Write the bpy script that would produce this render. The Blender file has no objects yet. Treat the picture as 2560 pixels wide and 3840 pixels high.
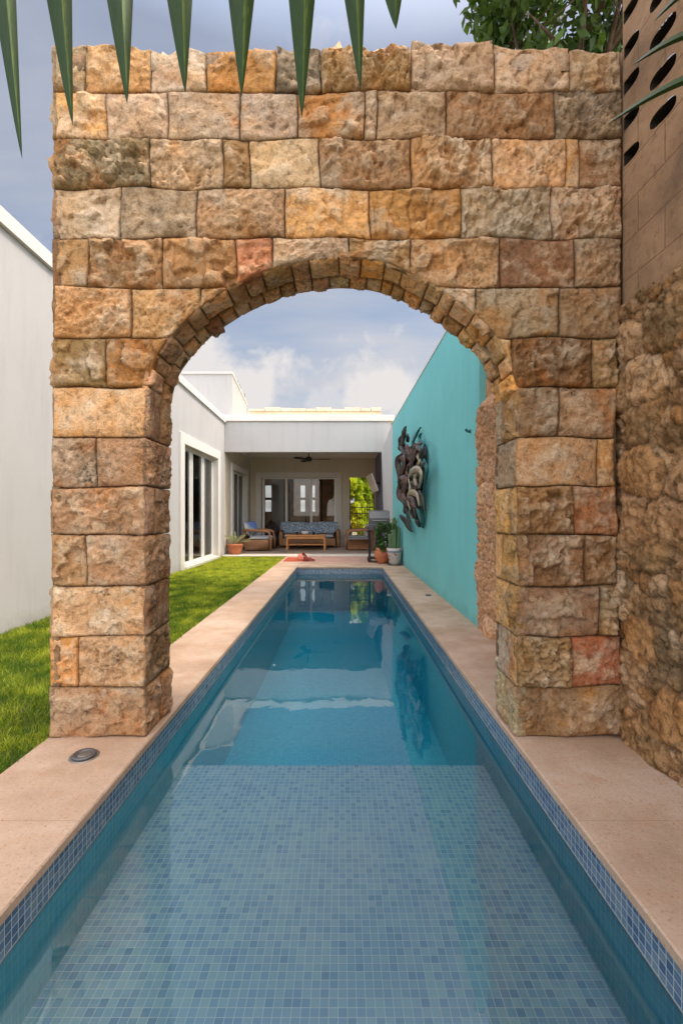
import bpy, math, random
import numpy as np
from mathutils import Vector, Matrix
random.seed(7); rng = np.random.default_rng(7)
S = bpy.context.scene
COL = S.collection
R = math.radians
H = 1.2; F = 1080.0          # eye height (m) and focal length in photo units, used to turn surveyed points into metres

# ------------------------------------------------------------------ noise
_perm = rng.permutation(4096).astype(np.int64)
_grad = rng.normal(size=(4096, 3)); _grad /= np.linalg.norm(_grad, axis=1)[:, None]
def noise3(p):
    p = np.asarray(p, float); i = np.floor(p).astype(np.int64); f = p - i
    u = f*f*f*(f*(f*6-15)+10); out = 0
    for dx in (0, 1):
        for dy in (0, 1):
            for dz in (0, 1):
                h = _perm[(_perm[(_perm[(i[:, 0]+dx) & 4095]+i[:, 1]+dy) & 4095]+i[:, 2]+dz) & 4095]
                g = _grad[h]
                d = (g*(f-np.array([dx, dy, dz]))).sum(1)
                w = (u[:, 0] if dx else 1-u[:, 0])*(u[:, 1] if dy else 1-u[:, 1])*(u[:, 2] if dz else 1-u[:, 2])
                out = out+w*d
    return out*1.5
def fbm(p, sc, oc=4, gain=.5, ridge=False):
    a = 1.0; t = 0; s = 0; p = np.asarray(p, float)*sc
    for k in range(oc):
        n = noise3(p+17.3*k)
        if ridge: n = 1-2*np.abs(n)
        t = t+a*n; s += a; a *= gain; p = p*2.03
    return t/s
def worley(u, v, seed, jit=.9):
    iu = np.floor(u).astype(np.int64); iv = np.floor(v).astype(np.int64)
    f1 = np.full(u.shape, 9.); f2 = np.full(u.shape, 9.); cid = np.zeros(u.shape, np.int64)
    for a in (-1, 0, 1):
        for b in (-1, 0, 1):
            cu = iu+a; cv = iv+b
            h = _perm[(_perm[(cu+seed) & 4095]+cv) & 4095]
            px = cu+.5+jit*((h % 64)/64-.5); py = cv+.5+jit*(((h//64) % 64)/64-.5)
            d = np.hypot(u-px, v-py)
            closer = d < f1
            f2 = np.where(closer, f1, np.minimum(f2, d)); cid = np.where(closer, h, cid); f1 = np.where(closer, d, f1)
    return f1, f2, cid

# ------------------------------------------------------------------ materials
def lin(c):
    return tuple(((x/255)/12.92 if x/255 <= .04045 else ((x/255+.055)/1.055)**2.4) for x in c)
class NT:
    def __init__(s, name):
        s.m = bpy.data.materials.new(name); s.m.use_nodes = True; s.t = s.m.node_tree; s.n = s.t.nodes
        s.b = s.n['Principled BSDF']; s.out = s.n['Material Output']
    def N(s, typ, **k):
        n = s.n.new(typ)
        for a, v in k.items():
            if a.startswith('_'): n.inputs[a[1:].replace('_', ' ')].default_value = v
            else: setattr(n, a, v)
        return n
    def L(s, a, b): s.t.links.new(a, b)
    def math(s, op, a, b=None, c=None, clamp=False):
        n = s.n.new('ShaderNodeMath'); n.operation = op; n.use_clamp = clamp
        for i, x in enumerate((a, b, c)):
            if x is None: continue
            if isinstance(x, (int, float)): n.inputs[i].default_value = x
            else: s.L(x, n.inputs[i])
        return n.outputs[0]
    def mix(s, fac, a, b, mode='MIX'):
        n = s.n.new('ShaderNodeMix'); n.data_type = 'RGBA'; n.blend_type = mode
        for sock, x in ((n.inputs[0], fac), (n.inputs[6], a), (n.inputs[7], b)):
            if isinstance(x, (int, float)): sock.default_value = x
            elif isinstance(x, tuple): sock.default_value = (*x[:3], 1)
            else: s.L(x, sock)
        return n.outputs[2]
    def pos(s): return s.N('ShaderNodeNewGeometry').outputs['Position']
    def noise(s, scale, detail=4, rough=.55, vec=None, dist=0):
        n = s.N('ShaderNodeTexNoise'); n.inputs['Scale'].default_value = scale; n.inputs['Detail'].default_value = detail
        n.inputs['Roughness'].default_value = rough; n.inputs['Distortion'].default_value = dist
        s.L(vec if vec is not None else s.pos(), n.inputs['Vector']); return n.outputs['Fac']
    def ramp(s, fac, stops):
        n = s.N('ShaderNodeValToRGB'); e = n.color_ramp.elements
        while len(e) < len(stops): e.new(.5)
        for q, (p, c) in zip(e, stops):
            q.position = p; q.color = (c, c, c, 1) if isinstance(c, (int, float)) else (*c, 1)
        s.L(fac, n.inputs[0]); return n.outputs[0]
    def bump(s, h, strength, dist):
        n = s.N('ShaderNodeBump'); n.inputs['Strength'].default_value = strength; n.inputs['Distance'].default_value = dist
        s.L(h, n.inputs['Height']); s.L(n.outputs[0], s.b.inputs['Normal']); return n
def simple(name, c, rough=.6, metal=0., var=.15, scale=6, bump=.0, bs=60, spec=.5):
    """plain surface with soft tonal variation and fine relief"""
    t = NT(name)
    n = t.noise(scale, 5); f = t.ramp(n, [(.3, 1-var), (.7, 1+var)])
    c0 = tuple(x*(1-var) for x in c); c1 = tuple(min(1, x*(1+var)) for x in c)
    t.L(t.ramp(n, [(.3, c0), (.7, c1)]), t.b.inputs['Base Color'])
    t.b.inputs['Roughness'].default_value = rough; t.b.inputs['Metallic'].default_value = metal
    t.b.inputs['Specular IOR Level'].default_value = spec
    if bump: t.bump(t.noise(bs, 4), bump, .01)
    return t.m
M = {}
def mk_stone(name, pit=1.0, sc=1.0):
    t = NT(name)
    att = t.N('ShaderNodeAttribute', attribute_name='Col').outputs['Color']
    n1 = t.noise(5*sc, 6, .65, dist=.6); n2 = t.noise(28*sc, 6, .7, dist=.4); n3 = t.noise(110*sc, 4, .7)
    c = t.mix(t.ramp(n1, [(.38, 0.), (.66, .6)]), att, t.mix(1., att, (1.12, .84, .52), 'MULTIPLY'))
    c = t.mix(t.ramp(n2, [(.48, 0.), (.70, .8)]), c, t.mix(1., c, (1.34, 1.38, 1.46), 'MULTIPLY'))
    c = t.mix(t.ramp(n2, [(.30, .9), (.47, 0.)]), c, t.mix(1., c, (.36, .29, .22), 'MULTIPLY'))
    c = t.mix(t.ramp(n3, [(.30, .5), (.5, 0.)]), c, t.mix(1., c, (.4, .35, .3), 'MULTIPLY'))
    big = t.noise(1.6, 3, .6)
    lich = t.ramp(t.math('MULTIPLY', t.ramp(big, [(.55, 0.), (.66, 1.)]), t.ramp(t.noise(40, 4, .8), [(.45, 0.), (.6, 1.)])), [(0., 0.), (1., .55)])
    c = t.mix(lich, c, lin((62, 56, 46)))
    t.L(c, t.b.inputs['Base Color']); t.b.inputs['Roughness'].default_value = .92
    t.b.inputs['Specular IOR Level'].default_value = .2
    v = t.N('ShaderNodeTexVoronoi'); v.inputs['Scale'].default_value = 75*sc; t.L(t.pos(), v.inputs['Vector'])
    h = t.math('ADD', t.math('MULTIPLY', n2, 1.6), t.math('MULTIPLY', n3, .6))
    h = t.math('ADD', h, t.math('MULTIPLY', t.ramp(v.outputs['Distance'], [(0., 0.), (.35, 1.)]), .25))
    t.bump(h, 1.0*pit, .010)
    return t.m
M['stone'] = mk_stone('rough limestone')
M['rubble'] = mk_stone('old rubble masonry', 1.2, .8)
M['joint'] = simple('dark joint', lin((104, 80, 58)), .95, var=.3, scale=12)
def mk_plaster(name, c, var=.05, stain=.25, stainc=(.55, .52, .48), bump=.12):
    t = NT(name)
    n = t.noise(1.3, 5, .6); n2 = t.noise(22, 4)
    col = t.ramp(n, [(.3, tuple(x*(1-var) for x in c)), (.7, tuple(min(1, x*(1+var)) for x in c))])
    mp = t.N('ShaderNodeMapping'); mp.inputs['Scale'].default_value = (3., 3., .35); t.L(t.pos(), mp.inputs['Vector'])
    st = t.ramp(t.noise(2.2, 5, .65, vec=mp.outputs[0]), [(.5, 0.), (.78, stain)])
    col = t.mix(st, col, tuple(x*y for x, y in zip(c, stainc)))
    pz = t.N('ShaderNodeSeparateXYZ'); t.L(t.pos(), pz.inputs[0])
    gz = t.math('SUBTRACT', .32, t.math('ADD', pz.outputs[2], t.math('MULTIPLY', t.noise(5, 5, .7), .35))); gz = t.math('MULTIPLY', gz, 3.0, clamp=True)
    col = t.mix(gz, col, tuple(x*y*.8 for x, y in zip(c, (.72, .66, .56))))
    blot = t.ramp(t.noise(.55, 5, .7), [(.45, 0.), (.7, .16)]); col = t.mix(blot, col, tuple(x*.8 for x in c))
    t.L(col, t.b.inputs['Base Color']); t.b.inputs['Roughness'].default_value = .85
    t.b.inputs['Specular IOR Level'].default_value = .25
    t.bump(n2, bump, .01); return t.m
M['white'] = mk_plaster('white painted render', (.47, .455, .44), .03, .22)
M['trim'] = mk_plaster('bright white trim', (.70, .66, .60), .03, .14)
M['cream'] = mk_plaster('weathered cream parapet', (.66, .58, .44), .12, .5)
M['greywall'] = mk_plaster('warm grey patio wall', (.62, .54, .42), .05, .2)
M['ceil'] = mk_plaster('patio ceiling paint', (.80, .75, .65), .04, .1)
M['bluegrey'] = mk_plaster('blue grey wall', (.15, .17, .24), .1, .2)
M['teal'] = mk_plaster('turquoise paint', lin((120, 196, 196)), .05, .35, (.72, .8, .82), .10)
def mk_coping():
    t = NT('peach limestone paving')
    n = t.noise(2.2, 6, .6); n2 = t.noise(30, 6, .7); n3 = t.noise(9, 5, .6, dist=.7)
    c = t.ramp(n, [(.3, lin((166, 138, 114))), (.5, lin((186, 158, 134))), (.75, lin((202, 178, 158)))])
    c = t.mix(t.ramp(n3, [(.5, 0.), (.75, .5)]), c, lin((180, 138, 104)))
    c = t.mix(t.ramp(n2, [(.27, .45), (.4, 0.)]), c, lin((120, 90, 68)))
    n4 = t.noise(75, 4, .75); c = t.mix(t.ramp(n4, [(.34, .75), (.43, 0.)]), c, lin((124, 98, 72))); c = t.mix(t.ramp(n4, [(.60, 0.), (.70, .4)]), c, lin((214, 196, 176)))
    c = t.mix(t.ramp(t.noise(.9, 5, .7), [(.48, 0.), (.62, .55)]), c, lin((158, 126, 96)))
    p = t.N('ShaderNodeSeparateXYZ'); t.L(t.pos(), p.inputs[0])
    fr = t.math('FRACT', t.math('DIVIDE', p.outputs[1], .92)); g = t.math('LESS_THAN', fr, .004)
    c = t.mix(t.math('MULTIPLY', g, .45), c, lin((120, 96, 76)))
    t.L(c, t.b.inputs['Base Color']); t.b.inputs['Roughness'].default_value = .7
    t.b.inputs['Specular IOR Level'].default_value = .35
    t.bump(t.math('ADD', t.math('ADD', n2, n4), t.math('MULTIPLY', g, -.6)), .35, .006); return t.m
M['coping'] = mk_coping()
M['patiofloor'] = simple('patio floor tile', lin((160, 142, 128)), .45, var=.1, scale=3)
M['paleedge'] = simple('pale stone edging', lin((214, 204, 190)), .6, var=.06)
M['terrace'] = simple('rosy terrace tile', lin((190, 150, 132)), .55, var=.14, scale=2.5)
M['redmat'] = simple('rust doormat coir', lin((168, 74, 44)), .95, var=.2, scale=30, bump=.5, bs=200)
M['soil'] = simple('lawn soil', lin((70, 74, 30)), .95, var=.3, scale=10)
M['earth'] = simple('dry ground', lin((130, 120, 90)), .95, var=.2, scale=1)
def mk_tile(name, ax, pal, s=.031, grout=(.62, .66, .64), g=.09):
    t = NT(name)
    sp = t.N('ShaderNodeSeparateXYZ'); t.L(t.pos(), sp.inputs[0])
    a = t.math('DIVIDE', t.math('ADD', sp.outputs[ax[0]], 40.004), s); b = t.math('DIVIDE', t.math('ADD', sp.outputs[ax[1]], 40.0), s)
    fa = t.math('FRACT', a); fb = t.math('FRACT', b)
    cb = t.N('ShaderNodeCombineXYZ'); t.L(t.math('FLOOR', a), cb.inputs[0]); t.L(t.math('FLOOR', b), cb.inputs[1])
    wn = t.N('ShaderNodeTexWhiteNoise', noise_dimensions='3D'); t.L(cb.outputs[0], wn.inputs['Vector'])
    v = wn.outputs['Value']
    c = t.ramp(v, pal); 
    big = t.noise(1.1, 3)
    c = t.mix(t.ramp(big, [(.35, 0.), (.7, .3)]), c, pal[0][1])
    e = t.math('MAXIMUM', t.math('LESS_THAN', fa, g), t.math('LESS_THAN', fb, g))
    c2 = t.mix(e, c, grout); t.L(c2, t.b.inputs['Base Color'])
    rr = t.math('ADD', t.math('MULTIPLY', e, .5), .18); t.L(rr, t.b.inputs['Roughness'])
    t.bump(t.math('SUBTRACT', 1., e), .35, .003); return t.m
palf = [(0., lin((56, 98, 138))), (.15, lin((84, 128, 160))), (.4, lin((122, 158, 176))), (.62, lin((138, 168, 176))), (.85, lin((108, 150, 160))), (1., lin((78, 120, 170)))]
palf = [(0., lin((134, 166, 194))), (.2, lin((152, 184, 206))), (.45, lin((164, 194, 212))), (.7, lin((180, 206, 212))), (.9, lin((160, 190, 208))), (1., lin((140, 170, 204)))]
pald = [(0., lin((70, 200, 218))), (.5, lin((86, 212, 226))), (1., lin((66, 192, 218)))]
palb = [(0., lin((56, 82, 112))), (.3, lin((78, 104, 132))), (.6, lin((112, 128, 142))), (1., lin((66, 94, 126)))]
M['tile_floor'] = mk_tile('mosaic floor tile', (0, 1), palf, grout=(.70, .74, .72), g=.08)
M['tile_deep'] = mk_tile('teal deep floor tile', (0, 1), pald, grout=lin((80, 150, 160)))
M['tile_under'] = mk_tile('teal submerged side tile', (1, 2), [(0., lin((84, 190, 208))), (.5, lin((96, 200, 212))), (1., lin((80, 186, 210)))], grout=lin((120, 206, 214)), g=.06)
M['tile_under_end'] = mk_tile('teal submerged end tile', (0, 2), pald, grout=lin((80, 150, 160)))
M['palestrip'] = simple('pale waterline strip', lin((150, 160, 158)), .5)
M['tile_side'] = mk_tile('mosaic side tile', (1, 2), palb, grout=(.52, .55, .54), g=.07)
M['tile_end'] = mk_tile('mosaic end tile', (0, 2), palb)
def mk_water():
    t = NT('pool water'); t.n.remove(t.b)
    tr = t.N('ShaderNodeBsdfTransparent'); tr.inputs[0].default_value = (.96, .98, .98, 1)
    gl = t.N('ShaderNodeBsdfGlossy'); gl.inputs['Roughness'].default_value = 0.0
    fr = t.N('ShaderNodeFresnel'); fr.inputs[0].default_value = 1.9
    mp = t.N('ShaderNodeMapping'); mp.inputs['Scale'].default_value = (1.6, .8, 1); t.L(t.pos(), mp.inputs['Vector'])
    b = t.N('ShaderNodeBump'); b.inputs['Strength'].default_value = .16; b.inputs['Distance'].default_value = .02
    n = t.math('ADD', t.noise(1.6, 2, .5, vec=mp.outputs[0]), t.math('MULTIPLY', t.noise(9, 2, .5, vec=mp.outputs[0]), .12))
    t.L(n, b.inputs['Height'])
    t.L(b.outputs[0], gl.inputs['Normal']); t.L(b.outputs[0], fr.inputs['Normal'])
    mx = t.N('ShaderNodeMixShader'); t.L(fr.outputs[0], mx.inputs[0]); t.L(tr.outputs[0], mx.inputs[1]); t.L(gl.outputs[0], mx.inputs[2])
    t.L(mx.outputs[0], t.out.inputs['Surface'])
    va = t.N('ShaderNodeVolumeAbsorption'); va.inputs[0].default_value = (.04, .80, .90, 1); va.inputs['Density'].default_value = .5
    t.L(va.outputs[0], t.out.inputs['Volume']); return t.m
M['water'] = mk_water()
def mk_glass():
    t = NT('window glass'); t.n.remove(t.b)
    tr = t.N('ShaderNodeBsdfTransparent'); tr.inputs[0].default_value = (.80, .84, .83, 1)
    gl = t.N('ShaderNodeBsdfGlossy'); gl.inputs['Roughness'].default_value = .01
    fr = t.N('ShaderNodeFresnel'); fr.inputs[0].default_value = 1.6
    mx = t.N('ShaderNodeMixShader'); t.L(fr.outputs[0], mx.inputs[0]); t.L(tr.outputs[0], mx.inputs[1]); t.L(gl.outputs[0], mx.inputs[2])
    t.L(mx.outputs[0], t.out.inputs['Surface']); return t.m
M['glass'] = mk_glass()
def mk_leaf(name, a, b, trans=.25, rough=.5):
    t = NT(name)
    oi = t.N('ShaderNodeAttribute', attribute_name='Col').outputs['Color']
    sp = t.N('ShaderNodeSeparateColor'); t.L(oi, sp.inputs[0])
    c = t.ramp(sp.outputs[0], [(0., a), (1., b)])
    c = t.mix(t.ramp(t.noise(3, 3), [(.35, .45), (.65, 0.)]), c, t.mix(1., c, (.6, .6, .5), 'MULTIPLY'))
    t.L(c, t.b.inputs['Base Color']); t.b.inputs['Roughness'].default_value = rough
    t.b.inputs['Specular IOR Level'].default_value = .35
    tl = t.N('ShaderNodeBsdfTranslucent'); t.L(t.mix(1., c, (1.5, 1.5, .7), 'MULTIPLY'), tl.inputs[0])
    mx = t.N('ShaderNodeMixShader'); mx.inputs[0].default_value = trans
    t.L(t.b.outputs[0], mx.inputs[1]); t.L(tl.outputs[0], mx.inputs[2]); t.L(mx.outputs[0], t.out.inputs['Surface'])
    return t.m
M['grass'] = mk_leaf('lawn grass', lin((84, 118, 26)), lin((200, 204, 70)), .35, .6)
M['leaf'] = mk_leaf('tree leaf', lin((34, 62, 22)), lin((96, 124, 44)), .3)
M['garden'] = mk_leaf('garden leaf', lin((96, 130, 24)), lin((206, 214, 60)), .45)
M['potleaf'] = mk_leaf('pot plant leaf', lin((40, 70, 32)), lin((96, 128, 70)), .2)
def mk_palm():
    t = NT('palm blade')
    att = t.N('ShaderNodeAttribute', attribute_name='Col').outputs['Color']
    sp = t.N('ShaderNodeSeparateColor'); t.L(att, sp.inputs[0])
    mp = t.N('ShaderNodeMapping'); mp.inputs['Scale'].default_value = (1, 1, .03); t.L(t.pos(), mp.inputs['Vector'])
    st = t.noise(420, 3, .6, vec=mp.outputs[0])
    c = t.ramp(t.math('ADD', sp.outputs[0], t.math('MULTIPLY', t.math('SUBTRACT', st, .5), .9)), [(0., lin((34, 54, 26))), (.6, lin((58, 82, 40))), (1., lin((112, 134, 76)))])
    t.L(c, t.b.inputs['Base Color']); t.b.inputs['Roughness'].default_value = .45
    tl = t.N('ShaderNodeBsdfTranslucent'); t.L(c, tl.inputs[0])
    mx = t.N('ShaderNodeMixShader'); mx.inputs[0].default_value = .3
    t.b.inputs['Specular IOR Level'].default_value = .2
    t.L(t.b.outputs[0], mx.inputs[1]); t.L(tl.outputs[0], mx.inputs[2]); t.L(mx.outputs[0], t.out.inputs['Surface'])
    return t.m
M['palm'] = mk_palm()
M['bark'] = simple('tree bark', lin((86, 70, 56)), .9, var=.3, scale=14, bump=.6)
M['wicker'] = simple('woven rattan', lin((170, 122, 84)), .7, var=.3, scale=40, bump=.8, bs=120)
M['wood'] = simple('oiled teak', lin((206, 142, 82)), .5, var=.2, scale=10)
M['cushion'] = simple('pale grey cushion', lin((190, 192, 196)), .9, var=.08)
def mk_pattern():
    t = NT('patterned cushion')
    v = t.N('ShaderNodeTexVoronoi', feature='DISTANCE_TO_EDGE'); v.inputs['Scale'].default_value = 14; t.L(t.pos(), v.inputs['Vector'])
    c = t.ramp(v.outputs['Distance'], [(.0, lin((196, 206, 212))), (.10, lin((150, 164, 178))), (.2, lin((96, 114, 134)))])
    t.L(c, t.b.inputs['Base Color']); t.b.inputs['Roughness'].default_value = .9; return t.m
M['pattern'] = mk_pattern()
M['blue'] = simple('blue cushion', lin((110, 138, 200)), .9)
M['black'] = simple('black metal', lin((34, 32, 34)), .5, metal=.3)
M['darkgrey'] = simple('dark grey enamel', lin((92, 90, 90)), .4, metal=.4, var=.1)
M['steel'] = simple('brushed steel', lin((140, 136, 130)), .4, metal=.7)
M['darkbrown'] = simple('dark wicker', lin((44, 28, 24)), .8, var=.3, scale=30, bump=.6)
M['terracotta'] = simple('terracotta', lin((184, 112, 74)), .8, var=.18, scale=10)
M['cactus'] = simple('cactus skin', lin((92, 118, 78)), .6, var=.2, scale=14)
M['agave'] = simple('agave skin', lin((168, 170, 120)), .6, var=.2, scale=14)
M['porcelain'] = simple('cream ceramic', lin((226, 218, 206)), .4, var=.04)
M['tvglare'] = simple('pale screen reflection', lin((226, 222, 216)), .35, var=.03)  # light reflected off the screen, painted in as a pale colour
M['indoor'] = simple('brown interior panel', lin((176, 116, 66)), .6, var=.35, scale=3)
M['indoordark'] = simple('dim interior', lin((128, 112, 90)), .8, var=.2, scale=2)
M['curtain'] = simple('pale curtain', lin((196, 190, 178)), .9, var=.08, scale=8)
M['pvc'] = simple('white window frame', lin((226, 222, 214)), .45, var=.03)
M['rust'] = simple('rusty rebar', lin((80, 60, 50)), .9)
M['pinkshoe'] = simple('salmon shoe', lin((206, 128, 108)), .8)
M['redshoe'] = simple('dark red shoe', lin((124, 46, 34)), .7)
M['tealdark'] = simple('dark turquoise metal and shadow', lin((24, 96, 96)), .5)  # also colours the strips standing in for the sculpture's shadow
M['bronze'] = simple('bronze brown metal', lin((96, 76, 70)), .42, metal=.6, var=.55, scale=9, bump=.4, bs=30)
M['bronzelight'] = simple('pale bronze metal', lin((170, 156, 132)), .45, metal=.4, var=.2, scale=12)
M['irondark'] = simple('dark patinated metal and shadow', lin((58, 56, 52)), .4, metal=.6, var=.6, scale=9)
def mk_blockwall():
    t = NT('rendered block wall')
    sp = t.N('ShaderNodeSeparateXYZ'); t.L(t.pos(), sp.inputs[0])
    cb = t.N('ShaderNodeCombineXYZ'); t.L(sp.outputs[1], cb.inputs[0]); t.L(t.math('ADD', sp.outputs[2], -.04), cb.inputs[1])
    br = t.N('ShaderNodeTexBrick'); t.L(cb.outputs[0], br.inputs['Vector'])
    br.inputs['Scale'].default_value = 1; br.inputs['Brick Width'].default_value = .40; br.inputs['Row Height'].default_value = .20
    br.inputs['Mortar Size'].default_value = .006; br.inputs['Mortar Smooth'].default_value = .6
    br.inputs['Color1'].default_value = (0, 0, 0, 1); br.inputs['Color2'].default_value = (1, 1, 1, 1)
    n = t.noise(2.2, 6, .65, dist=.5); n2 = t.noise(24, 6, .7)
    c = t.ramp(n, [(.28, lin((116, 92, 70))), (.48, lin((150, 118, 88))), (.62, lin((166, 132, 100))), (.8, lin((172, 146, 120)))])
    c = t.mix(t.ramp(n2, [(.3, .6), (.48, 0.)]), c, lin((104, 78, 56)))
    c = t.mix(t.math('MULTIPLY', br.outputs['Fac'], .45), c, lin((112, 84, 64)))
    t.L(c, t.b.inputs['Base Color']); t.b.inputs['Roughness'].default_value = .92
    t.bump(t.math('SUBTRACT', n2, t.math('MULTIPLY', br.outputs['Fac'], .7)), .6, .01); return t.m
M['blockwall'] = mk_blockwall()
M['vent'] = simple('vent hollow shade', lin((30, 24, 20)), .95, var=.3)  # near-black: shade inside the slots is put into the colour
e = NT('lit downlight'); e.b.inputs['Emission Color'].default_value = (1, .93, .8, 1); e.b.inputs['Emission Strength'].default_value = 9; M['lamp'] = e.m

# ------------------------------------------------------------------ mesh builder
class MB:
    def __init__(s): s.v = []; s.f = []; s.c = []; s.hasc = False
    def add(s, verts, faces, col=None):
        o = len(s.v); s.v.extend([tuple(map(float, p)) for p in verts]); s.f.extend([tuple(int(i)+o for i in q) for q in faces])
        if col is not None: s.hasc = True
        if col is None: col = (.5, .5, .5)
        if isinstance(col, tuple): s.c.extend([col]*len(verts))
        else: s.c.extend([tuple(map(float, q)) for q in col])
        return s
    def box(s, x0, x1, y0, y1, z0, z1, bev=0.0, M4=None):
        b = min(bev, (x1-x0)/2.01, (y1-y0)/2.01, (z1-z0)/2.01)
        if b <= 0:
            v = [(x, y, z) for x in (x0, x1) for y in (y0, y1) for z in (z0, z1)]
            f = [(0, 1, 3, 2), (4, 6, 7, 5), (0, 4, 5, 1), (2, 3, 7, 6), (0, 2, 6, 4), (1, 5, 7, 3)]
        else:
            v = []; f = []
            cx, cy, cz = (x0+x1)/2, (y0+y1)/2, (z0+z1)/2; hx, hy, hz = (x1-x0)/2, (y1-y0)/2, (z1-z0)/2
            idx = {}
            for sx in (-1, 1):
                for sy in (-1, 1):
                    for sz in (-1, 1):
                        for a in range(3):
                            e_ = [hx-b, hy-b, hz-b]; e_[a] += b
                            idx[(sx, sy, sz, a)] = len(v); v.append((cx+sx*e_[0], cy+sy*e_[1], cz+sz*e_[2]))
            for a in range(3):
                p, q = [(1, 2), (2, 0), (0, 1)][a]
                for sg in (-1, 1):
                    ring = []
                    for (i, j) in ((-1, -1), (1, -1), (1, 1), (-1, 1)):
                        k = [0, 0, 0]; k[a] = sg; k[p] = i; k[q] = j; ring.append(idx[(*k, a)])
                    f.append(tuple(ring) if sg > 0 else tuple(ring[::-1]))
            for a in range(3):
                p, q = [(1, 2), (2, 0), (0, 1)][a]
                for i in (-1, 1):
                    for j in (-1, 1):
                        k0 = [0, 0, 0]; k0[a] = -1; k0[p] = i; k0[q] = j; k1 = list(k0); k1[a] = 1
                        f.append((idx[(*k0, p)], idx[(*k1, p)], idx[(*k1, q)], idx[(*k0, q)]))
            for sx in (-1, 1):
                for sy in (-1, 1):
                    for sz in (-1, 1): f.append(tuple(idx[(sx, sy, sz, a)] for a in range(3)))
        if M4 is not None: v = [tuple(M4 @ Vector(p)) for p in v]
        return s.add(v, f)
    def tube(s, pts, r, n=8, cap=True, flat=1.0):
        pts = [Vector(p) for p in pts]; rs = r if isinstance(r, (list, tuple)) else [r]*len(pts)
        V = []; Fc = []
        up = Vector((0, 0, 1))
        for i, p in enumerate(pts):
            t = (pts[min(i+1, len(pts)-1)]-pts[max(i-1, 0)]).normalized()
            a = t.cross(up)
            if a.length < .05: a = t.cross(Vector((0, 1, 0)))
            a.normalize(); b = a.cross(t)
            for k in range(n):
                th = 2*math.pi*k/n; V.append(p+a*math.cos(th)*rs[i]+b*math.sin(th)*rs[i]*flat)
        for i in range(len(pts)-1):
            for k in range(n): Fc.append((i*n+k, i*n+(k+1) % n, (i+1)*n+(k+1) % n, (i+1)*n+k))
        if cap: Fc.append(tuple(range(n))[::-1]); Fc.append(tuple((len(pts)-1)*n+k for k in range(n)))
        return s.add(V, Fc)
    def lathe(s, cx, cy, prof, n=24, col=None):
        V = []; Fc = []
        for (r, z) in prof:
            for k in range(n):
                th = 2*math.pi*k/n; V.append((cx+r*math.cos(th), cy+r*math.sin(th), z))
        for i in range(len(prof)-1):
            for k in range(n): Fc.append((i*n+k, i*n+(k+1) % n, (i+1)*n+(k+1) % n, (i+1)*n+k))
        Fc.append(tuple(range(n))[::-1]); Fc.append(tuple((len(prof)-1)*n+k for k in range(n)))
        return s.add(V, Fc, col)
    def quad(s, a, b, c, d, col=None): return s.add([a, b, c, d], [(0, 1, 2, 3)], col)
    def build(s, name, mat, parent=None, smooth=False, origin=None):
        me = bpy.data.meshes.new(name); V = np.array(s.v)
        if parent is not None: org = WL[parent.name]
        elif origin is not None: org = Vector(origin)
        else: org = Vector(((V[:, 0].min()+V[:, 0].max())/2, (V[:, 1].min()+V[:, 1].max())/2, V[:, 2].min()))
        V = V-np.array(org)
        me.from_pydata(V.tolist(), [], s.f)
        if s.hasc:
            at = me.color_attributes.new('Col', 'FLOAT_COLOR', 'POINT')
            c = np.ones((len(s.c), 4)); c[:, :3] = np.array(s.c); at.data.foreach_set('color', c.ravel())
        if smooth: me.polygons.foreach_set('use_smooth', [True]*len(me.polygons))
        me.materials.append(M[mat]); me.update()
        o = bpy.data.objects.new(name, me); COL.objects.link(o)
        if parent is not None: o.parent = parent; WL[o.name] = org
        else: o.location = org; WL[o.name] = org
        return o
WL = {}
def thing(name, loc, label, cat, group=None):
    o = bpy.data.objects.new(name, None); COL.objects.link(o); o.location = loc; WL[o.name] = Vector(loc)
    o.empty_display_size = .2; return tag(o, label, cat, group)
def tag(o, label, cat, group=None):
    o['label'] = label; o['category'] = cat
    if group: o['group'] = group
    return o
def struct(o, kind='structure'): o['kind'] = kind; return o
def box(name, mat, parent, *a, bev=0.0, **k): return MB().box(*a, bev=bev).build(name, mat, parent, **k)

# ------------------------------------------------------------------ colours of stones
CC = dict(W=(184, 142, 98), O=(190, 134, 66), G=(176, 152, 126), D=(84, 76, 66), E=(128, 112, 94), P=(188, 148, 116), B=(136, 96, 60),
          R=(180, 116, 76), L=(200, 180, 154), K=(150, 118, 74), N=(158, 118, 84), X=(160, 88, 60), Y=(206, 156, 92), Q=(168, 132, 104), V=(130, 118, 92))
def sc(k, j=.12):
    c = np.array(lin(CC[k])); c = c*.9+.1*np.array(lin((190, 164, 130))); c = c*.86+.14*c.mean()*np.array([1.12, 1.0, .86]); return tuple(np.clip(c*(1.08+random.uniform(-j, j))*np.array([1.08, 1.05, .98])*np.array([1, 1+random.uniform(-.04, .04), 1+random.uniform(-.1, .1)]), 0, 1))

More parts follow.
